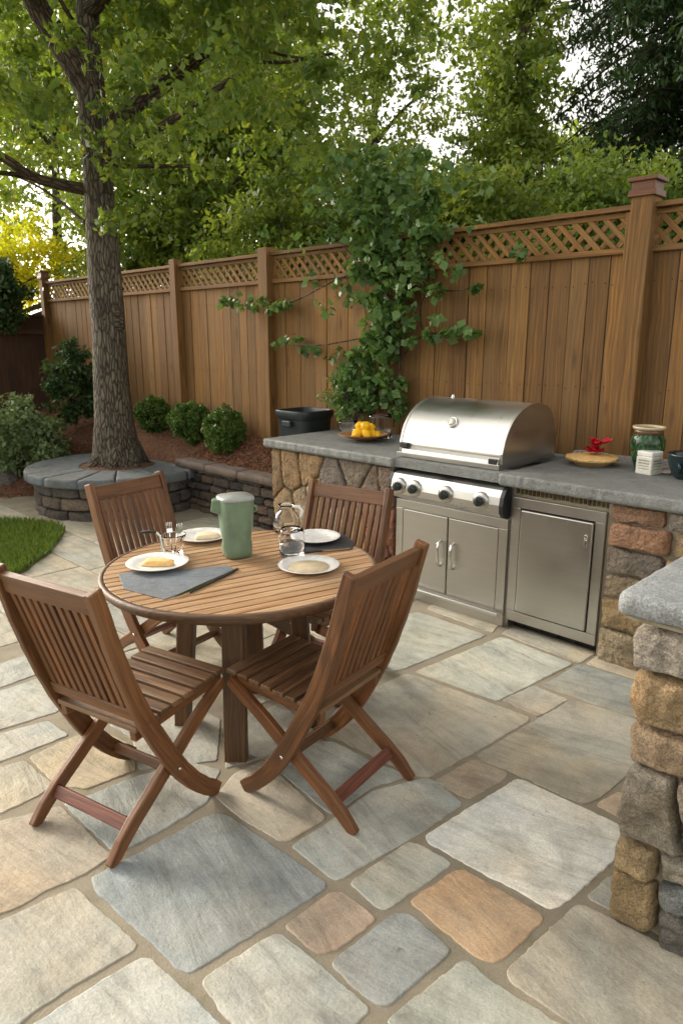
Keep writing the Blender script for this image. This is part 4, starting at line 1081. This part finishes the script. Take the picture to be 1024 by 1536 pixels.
# ------------------------------------------------------------------ furniture
def make_chair():
    t = thing('folding_chair', (0, 0, 0), '', 'chair', 'folding teak chairs around the table')
    m_ = M['chair']
    prof_ = [(-.020, .936), (.002, .86), (.030, .75), (.065, .64), (.105, .53), (.148, .43), (.19, .35), (.235, .265), (.285, .185), (.34, .115), (.40, .055), (.462, .012)]
    hh = [.050, .052, .054, .056, .060, .064, .066, .066, .066, .064, .060, .048]
    def yat(z):
        for (y0, z0), (y1, z1) in zip(prof_[:-1], prof_[1:]):
            if z1 <= z <= z0: return y0+(y1-y0)*(z0-z)/(z0-z1)
    for s in (-1, 1):
        X = s*.222
        mb = MB(); pts = []
        for i in range(len(prof_)-1):
            for k in range(2):
                a, b = prof_[i], prof_[i+1]; pts.append(V((X, a[0]+(b[0]-a[0])*k/2, a[1]+(b[1]-a[1])*k/2)))
        pts.append(V((X, *prof_[-1])))
        h2 = [hh[min(i//2, 11)] for i in range(len(pts))]
        mb.sweep(pts, .028, h2, (1, 0, 0), tint(.14)); mb.build('curved_leg', m_, t, bevel=.005)
        X = s*.190
        mb = MB(); lp = [(-.018, .0), (.035, .055), (.09, .10), (.17, .155), (.27, .225), (.38, .305), (.49, .375), (.545, .408)]
        mb.sweep([V((X, *p)) for p in lp], .027, [.036, .050, .052, .052, .052, .050, .046, .040], (1, 0, 0), tint(.14)); mb.build('straight_leg', m_, t, bevel=.005)
        mb = MB(); mb.lathe([(.007, 0), (.007, .004), (.004, .006), (.0001, .006)], (s*.236, .262, .212), 12, (V((0, 1, 0)), Z, V((s, 0, 0)))); mb.build('bolt', M['chrome'], t)
        mb = MB(); mb.bar((s*.168, .13, .380), (s*.168, .555, .413), .026, .036, Z, tint(.1)); mb.build('seat_rail', m_, t, bevel=.003)
    bx = V((0, yat(.72)-yat(.80), -.08)).normalized(); by = V((1, 0, 0)).cross(bx)
    mb = MB(); y = yat(.886); mb.box((0, y, .886), (.415, .026, .070), (V((1, 0, 0)), by, bx), tint(.06, (1.0, .94, .9))); mb.build('top_rail', m_, t, bevel=.004)
    mb = MB(); y = yat(.47); mb.box((0, y, .468), (.415, .030, .046), (V((1, 0, 0)), by, bx), tint(.06)); mb.build('lower_rail', m_, t, bevel=.004)
    mb = MB()
    for i in range(11):
        x = -.185+.037*i; mb.bar((x, yat(.858), .858), (x, yat(.485), .485), .022, .018, (0, 1, 0), tint(.22, (1.0, .98, .94)))
    mb.build('back_slats', m_, t, bevel=.002)
    mb = MB()
    for i in range(8):
        y = .148+.056*i; z = .408+.0045*i; mb.box((0, y, z), (.385, .047, .018), None, tint(.14)); 
    mb.build('seat', M['seatwood'], t, bevel=.004)
    mb = MB(); mb.bar((-.178, .075, .088), (.178, .075, .088), .022, .044, (0, .6, .8), tint(.06)); mb.build('stretcher', M['chairred'], t, bevel=.004)
    mb = MB(); mb.bar((-.21, .372, .092), (.21, .372, .092), .024, .036, (0, .4, .9), tint(.06, (.8, .8, .8))); mb.build('stretcher', m_, t, bevel=.004)
    return t
def copy_tree(o, parent=None):
    c = o.copy(); COL.objects.link(c); c.parent = parent
    for ch in list(o.children): copy_tree(ch, c)
    return c
random.seed(91)
proto = make_chair()
TC = V((-.415, 2.80, 0))
chairs = [((.142, 2.238), (-.815, .58), 'slatted teak folding chair at the near right of the table, nearest the grill doors'),
          ((-.888, 2.03), (.514, .857), 'slatted teak folding chair at the near left, its back to the camera'),
          ((.035, 3.43), (-.54, -.84), 'slatted teak folding chair on the far side of the table before the counter'),
          ((-1.105, 3.60), (.82, -.57), 'slatted teak folding chair on the far left between table and round planter')]
for i, (p, fw, lab) in enumerate(chairs):
    o = proto if i == 0 else copy_tree(proto)
    o.location = (p[0], p[1], .017); o.rotation_euler = (0, 0, math.atan2(-fw[0], fw[1])); o['label'] = lab

table = thing('round_table', TC, 'round slatted teak garden table set with plates and a green pitcher', 'table')
TR, TZ = .566, .74
sd_ = math.radians(31); SX = V((math.cos(sd_), math.sin(sd_), 0)); SY = V((-SX.y, SX.x, 0)); TA = (SX, SY, Z)
mb = MB(); Ri = TR-.022; w = .0415; gap = .0085
y = -Ri+.004
while y < Ri-.01:
    y1 = min(y+w, Ri-.002)
    ys = [y+(y1-y)*k/4 for k in range(5)]
    right = [(math.sqrt(max(0, Ri*Ri-q*q)), q) for q in ys]; left = [(-a, q) for a, q in right][::-1]
    poly = right+left; k = len(poly); dz = random.uniform(-.0008, .0008)
    top = [TC+SX*a+SY*b+Z*(TZ+dz) for a, b in poly]; bot = [TC+SX*a+SY*b+Z*(TZ-.030) for a, b in poly]
    mb.add(bot+top, [tuple(range(k-1, -1, -1)), tuple(range(k, 2*k))]+[(i, (i+1) % k, k+(i+1) % k, k+i) for i in range(k)], tint(.12), [(a, b, 0) for a, b in poly]*2)
    y += w+gap
ttop = mb.build('tabletop', M['table'], table, bevel=.002, crease=50)
mb = MB(); mb.shell([(TR-.021, TZ-.034), (TR-.008, TZ-.036), (TR, TZ-.028), (TR+.001, TZ-.008), (TR-.006, TZ-.001), (TR-.021, TZ)], TC, 96); mb.build('rim', M['tableleg'], ttop)
mb = MB()
for k in (-.28, 0, .28): mb.box(TC+SX*k+Z*(TZ-.042), (.05, 1.9*math.sqrt(TR*TR-k*k)-.06, .04), TA, tint(.1))
mb.build('batten', M['tableleg'], table, bevel=.003)
for k in range(4):
    a = math.radians(-91+90*k); d = V((math.cos(a), math.sin(a), 0)); s_ = Z.cross(d)
    mb = MB(); pth = [TC+d*.225+Z*(TZ-.04), TC+d*.235+Z*.55, TC+d*.255+Z*.30, TC+d*.275+Z*.10, TC+d*.28+Z*.0]
    mb.sweep(pth, .088, [.075, .072, .066, .062, .060], s_, tint(.1)); mb.build('leg', M['tableleg'], table, bevel=.006)
for a in (-91, -1):
    d = V((math.cos(math.radians(a)), math.sin(math.radians(a)), 0)); zz = .20 if a == -1 else .16
    mb = MB(); mb.bar(TC-d*.25+Z*zz, TC+d*.25+Z*zz, .03, .045, Z, tint(.1)); mb.build('crosspiece', M['tableleg'], table, bevel=.004)
    mb = MB(); mb.bar(TC-d*.21+Z*(zz+.485), TC+d*.21+Z*(zz+.485), .03, .05, Z, tint(.1)); mb.build('apron', M['tableleg'], table, bevel=.004)
# ------------------------------------------------------------------ things on the table
random.seed(101)
TT = TZ+.0015
def plate(px, py, r, label, food=None):
    c = G(px, py, TZ); q = c-TC; q.z = 0
    if q.length > TR-r+.02: c = TC+q*((TR-r+.02)/q.length)
    c.z = TT
    t = thing('dinner_plate', c, label, 'plate', 'white plates on the table')
    mb = MB(); r2 = r
    mb.lathe([(r2*.58, 0), (r2*.60, .002), (r2*.74, .005), (r2*.99, .0175), (r2, .0190), (r2*.985, .0205), (r2*.74, .0105), (r2*.66, .006), (r2*.60, .0045), (.0001, .0045)], c, 56); mb.build('dish', M['white'], t)
    return t, c
A1, cA = plate(237, 850, .127, 'white plate with folded golden crepe on the blue grey mat at the near left')
mat = []
def flatmat(pxs, name, label, mat_, th=.003):
    mb = MB(); p = [G(a, b, TZ) for a, b in pxs]; k = len(p)
    mb.add([V((q.x, q.y, TT-.0008)) for q in p]+[V((q.x, q.y, TT-.0008+th)) for q in p], [tuple(range(k-1, -1, -1)), tuple(range(k, 2*k))]+[(i, (i+1) % k, k+(i+1) % k, k+i) for i in range(k)], C(108, 114, 122))
    c = sum(p, V((0, 0, 0)))/k
    return tag(mb.build(name, mat_, None, c, bevel=.001), label, 'placemat')
mb = MB()
c = cA+Z*.006
for k in range(3):
    fr = lambda u, v, h: c+V((u, v, h))
    pts = [(-.068+.01*k, -.026), (.0, -.036+.004*k), (.066, -.018), (.072, .012), (.02, .028-.004*k), (-.06, .022)]
    cell(mb, pts, lambda u, v, h, k=k: c+V((u*.97+v*.2, v-u*.1, h+.006*k)), .007, (1, 1, 1), step=.012, amp=.003, dome=.003, rough=.003, insets=((0, 0), (0, .5), (.004, 1.0)), coarse=3)
food = mb.build('folded_crepe', M['bread']); food.location = c; food.data.transform(Matrix.Translation(-c)); tag(food, 'folded golden brown crepe lying on the near left plate', 'crepe')
flatmat(((178, 862), (186, 884), (246, 900), (262, 895), (352, 855), (342, 849), (240, 858), (196, 858)), 'placemat', 'blue grey slate mat under the near left plate', M['slate'])
B1, cB = plate(281, 792, .122, 'white plate at the far left beside the cutlery glass, with cream food')
mb = MB(); cc = cB+Z*.0055
cell(mb, [(-.03, -.05), (.075, -.03), (.085, .02), (.02, .05), (-.035, .03)], lambda u, v, h: cc+V((u, v, h)), .014, (1, 1, 1), step=.012, amp=.004, dome=.006, rough=.004, insets=((0, 0), (0, .5), (.006, 1.0)))
f2 = mb.build('flatbread', M['cream']); f2.location = cc; f2.data.transform(Matrix.Translation(-cc)); tag(f2, 'pale cream flatbread slice lying on the far left plate', 'bread')
C2, cC = plate(463, 853, .126, 'white plate at the near right with a thin layer of pale soup')
mb = MB(); mb.lathe([(.082, .0), (.084, .0045), (.0001, .0050)], cC+Z*.0035, 40); s1 = mb.build('soup', M['cream']); s1.location = cC; s1.data.transform(Matrix.Translation(-cC)); tag(s1, 'thin pale cream soup in the near right plate', 'soup')
D2, cD = plate(478, 809, .116, 'white plate at the far right on the black mat behind the water glass')
flatmat(((438, 831), (528, 824), (532, 814), (515, 802), (460, 806), (430, 818)), 'placemat', 'black mat under the far right plate', M['blackmat'])
for z_ in (A1, D2): z_.location.z += .0032
food.location.z += .0032
def rod(name, p0, p1, w, h, mat_, label, cat):
    mb = MB(); mb.bar(p0, p1, w, h, Z); return tag(mb.build(name, mat_, None, (V(p0)+V(p1))/2, bevel=.0015), label, cat)
def TP(px, py, z=TT): q = G(px, py, z); return q
def knife(p0, p1, label):
    d = (p1-p0).normalized(); t = thing('table_knife', p0, label, 'knife')
    mb = MB(); mb.bar(p0, p0.lerp(p1, .42), .013, .006, Z); mb.build('handle', M['black'], t, bevel=.002)
    mb = MB(); s_ = Z.cross(d); a = p0.lerp(p1, .42); vs = []
    for t_, w in ((0, .008), (.5, .009), (.85, .007), (1, .001)):
        q = a.lerp(p1, t_); vs += [q-s_*w-Z*.001, q+s_*w-Z*.001, q+s_*w+Z*.001, q-s_*w+Z*.001]
    mb.add(vs, [(3, 2, 1, 0), (12, 13, 14, 15)]+[(4*i+k, 4*i+(k+1) % 4, 4*i+4+(k+1) % 4, 4*i+4+k) for i in range(3) for k in range(4)])
    mb.build('blade', M['chrome'], t)
knife(TP(357, 853, TT+.004), TP(262, 896, TT+.006), 'long dark handled knife along the edge of the blue grey mat')
knife(TP(452, 829, TT+.006), TP(525, 822, TT+.006), 'slim knife on the black mat at the far right')
rod('chopstick', TP(352, 857, TT+.004), TP(285, 889, TT+.004), .006, .005, M['black'], 'thin black chopstick beside the knife near the mat', 'chopstick')
# the pitcher
pc = G(356, 834, TZ); pc.z = TT
pit = thing('pitcher', pc, 'sage green faceted plastic pitcher with a grey lid', 'pitcher')
PH = .262
def loft(mb, secs, seg=48, c=pc, rot=.5):
    vs = []
    for z, rx, ry, pw, tw in secs:
        for k in range(seg):
            a = 2*math.pi*k/seg; ca, sa = math.cos(a), math.sin(a); q = (abs(ca)**pw+abs(sa)**pw)**(-1/pw)
            x, y = ca*q*rx, sa*q*ry; b = rot+tw; vs.append(c+V((x*math.cos(b)-y*math.sin(b), x*math.sin(b)+y*math.cos(b), z)))
    n = len(secs); fs = [(i*seg+k, i*seg+(k+1) % seg, (i+1)*seg+(k+1) % seg, (i+1)*seg+k) for i in range(n-1) for k in range(seg)]
    mb.add(vs, fs+[tuple(range(seg-1, -1, -1)), tuple((n-1)*seg+k for k in range(seg))], (1, 1, 1), None, True)
mb = MB(); loft(mb, [(.0, .046, .046, 3.2, 0), (.004, .055, .055, 3.2, 0), (.02, .062, .062, 2.6, 0), (.05, .066, .066, 2.0, .1), (.075, .067, .066, 1.55, .25), (.11, .068, .067, 1.9, .1), (.15, .069, .068, 2.6, 0), (.19, .070, .069, 3.0, 0), (.225, .071, .070, 3.2, 0), (PH-.012, .072, .071, 3.2, 0), (PH-.006, .071, .070, 3.2, 0)])
body = mb.build('body', M['green'], pit)
mb = MB(); loft(mb, [(PH-.012, .0745, .0735, 3.2, 0), (PH-.002, .075, .074, 3.2, 0), (PH+.004, .071, .070, 3.2, 0), (PH+.006, .045, .045, 2.6, 0), (PH+.010, .040, .040, 2.4, 0)], rot=.5)
mb.build('lid', M['lidgrey'], pit)
mb = MB(); hx = V((-1, -.15, 0)).normalized(); hy = Z.cross(hx)
hexv = lambda a, b, z: pc+hx*a+hy*b+Z*z
mb.hexa([hexv(.05, -.032, PH-.075), hexv(.105, -.020, PH-.060), hexv(.105, .020, PH-.060), hexv(.05, .032, PH-.075)], [hexv(.05, -.036, PH-.004), hexv(.098, -.024, PH-.008), hexv(.098, .024, PH-.008), hexv(.05, .036, PH-.004)])
mb.build('spout', M['green'], body, bevel=.006)
mb = MB(); mb.tube([pc-hx*.055+Z*(PH-.04), pc-hx*.085+Z*(PH-.045), pc-hx*.088+Z*(PH-.06), pc-hx*.06+Z*(PH-.075)], .007, 8); mb.build('handle_stub', M['green'], body)
# carafe, water glass, cutlery glass
cc2 = G(430, 801, TZ); cc2.z = TT
car = thing('glass_carafe', cc2, 'clear round glass carafe with a narrow neck behind the water glass', 'carafe')
cs_ = 1.12
def wall(outer, th=.0028):
    return [(r*cs_, z*cs_) for r, z in outer]+[(max(r-th, .0005)*cs_, (z+(th if i == 0 else 0))*cs_) for i, (r, z) in list(enumerate(outer))[::-1]]
out = [(.0006, 0), (.044, .0), (.054, .012), (.058, .045), (.056, .07), (.045, .092), (.030, .106), (.027, .116), (.034, .130)]
mb = MB(); mb.shell([(r*cs_, z*cs_) for r, z in out]+[(.031*cs_, .130*cs_), (.0243*cs_, .116*cs_), (.027*cs_, .105*cs_), (.0425*cs_, .090*cs_), (.053*cs_, .069*cs_), (.055*cs_, .045*cs_), (.051*cs_, .014*cs_), (.0006, .005*cs_)], cc2, 40); mb.build('bottle', M['glass'], car)
mb = MB(); mb.tube([cc2+V((.030, -.005, .135)), cc2+V((.062, -.01, .135)), cc2+V((.075, -.01, .115)), cc2+V((.066, -.01, .08))], [.006, .009, .009, .006], 10); mb.build('handle', M['white'], car)
cg = G(438, 835, TZ); cg.z = TT
wg = thing('water_glass', cg, 'stout clear glass half full of water beside the pitcher', 'glass')
mb = MB(); mb.shell([(.0006, 0), (.046, 0), (.053, .008), (.056, .04), (.0575, .085), (.053, .112), (.045, .127), (.0425, .127), (.050, .111), (.0545, .085), (.053, .04), (.049, .012), (.0006, .008)], cg, 40); mb.build('tumbler', M['glass'], wg)
mb = MB(); mb.lathe([(.0485, .0125), (.0525, .04), (.0538, .062), (.0001, .062)], cg, 40); mb.build('water', M['water'], wg)
cf_ = G(262, 832, TZ); cf_.z = TT
fgl = thing('cutlery_glass', cf_, 'cut glass tumbler holding forks on the left of the table', 'glass')
mb = MB(); seg = 40; vs = []
prof2 = [(.0006, 0), (.032, 0), (.036, .006), (.039, .04), (.043, .07), (.052, .086), (.053, .092), (.050, .092), (.047, .084), (.039, .07), (.035, .04), (.032, .010), (.0006, .009)]
mb.shell(prof2, cf_, 40)
mb.v = [tuple(V(v)+(V((v[0]-cf_.x, v[1]-cf_.y, 0))*(.03*math.cos(12*math.atan2(v[1]-cf_.y, v[0]-cf_.x))))) for v in mb.v]
mb.build('tumbler', M['glass'], fgl)
for i, (dx, dy, tx, ty) in enumerate(((-.012, .006, -.004, .018), (.004, -.008, .014, .012))):
    p0 = cf_+V((dx, dy, .014)); p1 = cf_+V((dx*1.4+tx, dy+ty, .096)); t = thing('fork', p0, 'silver fork standing tines up in the cut glass tumbler'+(', on its left side' if i == 0 else ', on its right side'), 'fork', 'forks in the glass')
    mb = MB(); mb.tube([p0, p1], [.0035, .0025], 8); mb.build('stem', M['chrome'], t)
    mb = MB(); d = (p1-p0).normalized(); s_ = V((1, .2, 0)); s_.normalize()
    mb.bar(p1-d*.004, p1+d*.014, .024, .003, s_.cross(d))
    for k in range(4): mb.tube([p1+d*.012+s_*(-.0105+.007*k), p1+d*.042+s_*(-.0105+.007*k)], [.0018, .0010], 6)
    mb.build('tines', M['chrome'], t)
p0 = G(247, 834, TZ)+Z*.004; p1 = cf_+V((-.062, .03, .088)); t = thing('serving_spoon', p0, 'curved silver spoon with a dark handle leaning on the cut glass tumbler', 'spoon')
mb = MB(); q = [p0, p0.lerp(p1, .35)+V((-.004, 0, .008)), p0.lerp(p1, .7)+V((-.006, 0, .016)), p1+V((-.018, .0, .004))]; mb.sweep(q, .012, [.010, .008, .007, .008], V((.5, .8, 0)).cross(q[-1]-q[0])); mb.build('neck', M['chrome'], t, bevel=.002)
mb = MB(); e = q[-1]; mb.sweep([e, e+V((-.03, .008, .001)), e+V((-.075, .018, -.006))], .013, [.010, .013, .010], V((.2, 1, 0))); mb.build('handle', M['black'], t, bevel=.003)

# ------------------------------------------------------------------ things on the counter
CT = CZ+.003
def CP(px, py): q = G(px, py, CZ); q.z = CT; return q
def CU(px, n):
    q = onplane(px, 690, W(0, n), NN); return V((q.x, q.y, CT))
bc = CP(545, 661)
mb = MB(); mb.lathe([(.055, 0), (.065, .004), (.12, .022), (.185, .046), (.187, .050), (.178, .048), (.115, .027), (.05, .014), (.0001, .013)], bc, 44); fb = mb.build('fruit_dish', M['wooddish'], None, bc); tag(fb, 'shallow brown dish piled with yellow fruit left of the grill', 'dish')
random.seed(55)
fr_spots = [(-.045, -.03, .055, .058), (.02, -.05, .055, .055), (.065, -.01, .05, .05), (-.01, .02, .06, .06), (.01, -.015, .105, .055), (-.03, .0, .11, .045), (.10, -.01, .045, .042), (.055, .03, .09, .045)]
for i, (x, y, z, r) in enumerate(fr_spots):
    c = bc+V((x, y, z)); mb = MB(); a = random.uniform(0, 3); ax = (V((math.cos(a), math.sin(a), .2)).normalized(), V((-math.sin(a), math.cos(a), 0)), Z)
    rockmesh(mb, c, (r*1.5, r*1.25, r*1.2), ax, (1, 1, 1), 7, .22, 2.1)
    tag(mb.build('yellow_fruit', M['yellow'], None, c), 'lumpy bright yellow fruit heaped in the shallow brown dish', 'fruit', 'yellow fruit in the dish')
gj = CU(569, .62); mb = MB()
mb.shell([(.0006, 0), (.075, 0), (.086, .012), (.090, .08), (.086, .150), (.088, .175), (.084, .175), (.082, .150), (.086, .08), (.081, .015), (.0006, .008)], gj, 40); tag(mb.build('glass_jar', M['glass'], None, gj), 'wide clear glass jar standing behind the yellow fruit', 'jar')
gc_ = CU(521, .60); mb = MB()
mb.shell([(.0006, 0), (.052, 0), (.062, .01), (.072, .09), (.0725, .108), (.069, .108), (.068, .09), (.058, .012), (.0006, .008)], gc_, 36); tag(mb.build('glass_cup', M['glass'], None, gc_), 'short clear glass cup left of the yellow fruit', 'cup')
# pie
pc3 = CP(872, 702)+NN*.12; pie = thing('pie', pc3, 'golden crust pie in a pale dish right of the grill', 'pie')
mb = MB(); mb.lathe([(.085, 0), (.092, .003), (.135, .032), (.148, .036), (.148, .040), (.13, .038), (.0001, .03)], pc3, 44); mb.build('dish', plain('clay_pie_dish', C(206, 168, 120), .5), pie)
mb = MB()
pr = [(.149, .040), (.148, .049), (.138, .053), (.125, .050), (.10, .055), (.06, .061), (.03, .063), (.0001, .064)]
mb.lathe(pr, pc3, 60); mb.v = [tuple(V(v)+Z*(.004*math.sin(22*math.atan2(v[1]-pc3.y, v[0]-pc3.x))*(1 if math.hypot(v[0]-pc3.x, v[1]-pc3.y) > .12 else 0)+.005*mnoise.noise(V(v)*25))) for v in mb.v]; mb.build('crust', M['bread'], pie)
# red flowers
rc = CU(897, .66); fl = thing('flower_pot', rc, 'small clay pot of bright red flowers behind the pie', 'flowerpot')
mb = MB(); mb.lathe([(.038, 0), (.046, .03), (.052, .05), (.048, .05), (.0001, .045)], rc, 28); mb.build('pot', M['clay'], fl)
mb = MB(); random.seed(9)
for k in range(13):
    c = rc+V((random.uniform(-.065, .065), random.uniform(-.04, .04), .085+random.uniform(-.02, .045)))
    for j in range(7):
        a = j*.9+k; r = .027; d = V((math.cos(a), math.sin(a), random.uniform(0, .9))).normalized(); s_ = Z.cross(d).normalized(); e = c+d*r*1.5
        mb.add([c, c+d*r*.7+s_*r*.7+Z*.004, e+Z*.006, c+d*r*.7-s_*r*.7+Z*.004], [(0, 1, 2), (0, 2, 3)], (1, 1, 1), None, True)
mb.build('blossoms', M['red'], fl)
# leaf vase
vc_ = CU(968, .66); vase = thing('vase', vc_, 'dark green glazed vase with leaf pattern and pale rim by the fence', 'vase')
mb = MB(); mb.lathe([(.052, 0), (.056, .004), (.070, .05), (.088, .105), (.094, .145), (.092, .178), (.080, .205), (.072, .212)], vc_, 44); mb.build('body', M['vase'], vase)
mb = MB(); mb.shell([(.070, .205), (.079, .208), (.078, .234), (.070, .236)], vc_, 40); mb.build('neck', plain('brown_glaze', C(96, 70, 46), .25), vase)
mb = MB(); mb.shell([(.070, .234), (.079, .233), (.088, .243), (.086, .251), (.074, .248)], vc_, 40); mb.build('rim', plain('pale_brown_rim', C(196, 180, 148), .3), vase)
jc = CP(969, 712)+NN*.02; jar = thing('spice_jar', jc, 'small white jar with printed label in front of the green vase', 'jar')
mb = MB(); s = .066
def rsq(s, z): return [(jc+V((a*s, b*s, z))) for a, b in ((-.9, -1), (.9, -1), (1, -.9), (1, .9), (.9, 1), (-.9, 1), (-1, .9), (-1, -.9))]
r_ = .12; rotm = Matrix.Rotation(.55, 3, 'Z')
def prism8(mb, secs):
    vs = []
    for s_, z in secs: vs += [jc+rotm @ (q-jc) for q in rsq(s_, z)]
    n = len(secs); mb.add(vs, [tuple(range(7, -1, -1)), tuple(8*(n-1)+k for k in range(8))]+[(8*i+k, 8*i+(k+1) % 8, 8*i+8+(k+1) % 8, 8*i+8+k) for i in range(n-1) for k in range(8)])
prism8(mb, [(.047, 0), (.050, .004), (.050, .094), (.046, .101)]); mb.build('body', M['jarlabel'], jar, bevel=.003)
mb = MB(); prism8(mb, [(.046, .101), (.049, .104), (.049, .124), (.044, .128)]); mb.build('lid', M['white'], jar, bevel=.003)
mb = MB(); X_ = rotm @ V((1, 0, 0)); Yn = rotm @ V((0, -1, 0))
random.seed(2)
for Fx, Fn in ((X_, Yn), (rotm @ V((0, 1, 0)), rotm @ V((-1, 0, 0)))):
    for row in range(4):
        x = -.034
        while x < .030:
            w = random.uniform(.003, .008); mb.box(jc+Fn*.0506+Fx*(x+w/2)+Z*(.078-row*.015), (w, .0008, .007 if row < 2 else .004), (Fx, Fn, Z)); x += w+.0025
mb.build('printed_lines', plain('label_ink', C(120, 126, 118), .6), jar)
tc_ = CU(1032, .56); pot = thing('teal_pot', tc_, 'dark teal glazed pot at the right end of the counter', 'pot')
mb = MB(); mb.shell([(.0006, 0), (.055, 0), (.075, .02), (.098, .08), (.104, .125), (.108, .135), (.102, .138), (.096, .125), (.09, .08), (.068, .025), (.0006, .012)], tc_, 40); mb.build('bowl', M['teal'], pot)
mb = MB(); mb.tube([tc_+V((-.07, -.04, .10)), tc_+V((-.085, -.085, .08)), tc_+V((-.07, -.06, .04))], .008, 8); mb.build('handle', M['teal'], pot)
wc = CP(1000, 711); mb = MB(); mb.lathe([(.03, 0), (.034, .003), (.056, .012), (.057, .015), (.03, .008), (.0001, .007)], wc, 32); tag(mb.build('saucer', M['white'], None, wc), 'tiny white saucer before the dark teal pot', 'saucer')
# bin behind the counter
bb = onplane(457, 640, W(0, .70), NN); bb.z = .60; binn = thing('storage_bin', bb, 'dark plastic bin with ribbed rim behind the left end of the counter', 'bin')
mb = MB(); loft(mb, [(0, .15, .15, 5, 0), (.1, .165, .165, 5, 0), (.40, .18, .18, 5, 0), (.41, .19, .19, 5, 0), (.435, .20, .20, 5, 0), (.47, .20, .20, 5, 0), (.475, .195, .195, 5, 0), (.474, .175, .175, 5, 0), (.30, .165, .165, 5, 0)], 48, bb, math.atan2(U.y, U.x)); mb.build('tub', M['binm'], binn, bevel=.004)
mb = MB(); mb.box(bb+(-NN)*.2+Z*.37, (.10, .03, .05), AX); mb.build('handle', M['binm'], binn, bevel=.008)

# ------------------------------------------------------------------ light, sky and camera
SUN_EL, SUN_DIR = math.radians(24), V((-.80, .60, 0)).normalized()       # the sun stands on this side
w = bpy.data.worlds.new('World'); scene.world = w; w.use_nodes = True
nt = w.node_tree; bg = nt.nodes['Background']
sky = nt.nodes.new('ShaderNodeTexSky'); sky.sky_type = 'NISHITA'; sky.sun_disc = False; sky.sun_elevation = SUN_EL
sky.sun_rotation = math.atan2(SUN_DIR.x, SUN_DIR.y); sky.air_density = 1.0; sky.dust_density = 3.0; sky.ozone_density = .6
hs = nt.nodes.new('ShaderNodeHueSaturation'); hs.inputs['Saturation'].default_value = .18; hs.inputs['Value'].default_value = 1.0
mx = nt.nodes.new('ShaderNodeMix'); mx.data_type = 'RGBA'; mx.blend_type = 'MULTIPLY'; mx.inputs[0].default_value = 1; mx.inputs[7].default_value = (1.06, 1.0, .90, 1)
nt.links.new(sky.outputs[0], hs.inputs['Color']); nt.links.new(hs.outputs[0], mx.inputs[6]); nt.links.new(mx.outputs[2], bg.inputs[0]); bg.inputs[1].default_value = .15
ld = bpy.data.lights.new('sun', 'SUN'); ld.energy = .75; ld.angle = math.radians(12); ld.color = (1, .93, .80)
lo = bpy.data.objects.new('sun', ld); COL.objects.link(lo)
sd = SUN_DIR*math.cos(SUN_EL)+Z*math.sin(SUN_EL); lo.rotation_euler = sd.to_track_quat('Z', 'Y').to_euler(); lo.location = sd*30
cd = bpy.data.cameras.new('camera'); cam = bpy.data.objects.new('camera', cd); COL.objects.link(cam)
cam.location = (0, 0, CAMH); cam.rotation_euler = (math.pi/2-PITCH, 0, 0)
cd.sensor_fit = 'VERTICAL'; cd.sensor_height = 36; cd.lens = FPX/1536*36; cd.clip_start = .05; cd.clip_end = 600
cd.dof.use_dof = True; cd.dof.focus_distance = 2.6; cd.dof.aperture_fstop = 7.0
scene.camera = cam
vs_ = scene.view_settings; vs_.view_transform = 'Standard'; vs_.look = 'None'; vs_.gamma = 1; vs_.exposure = 1.45; vs_.use_curve_mapping = False
scene.cycles.max_bounces = 8; scene.cycles.transparent_max_bounces = 8
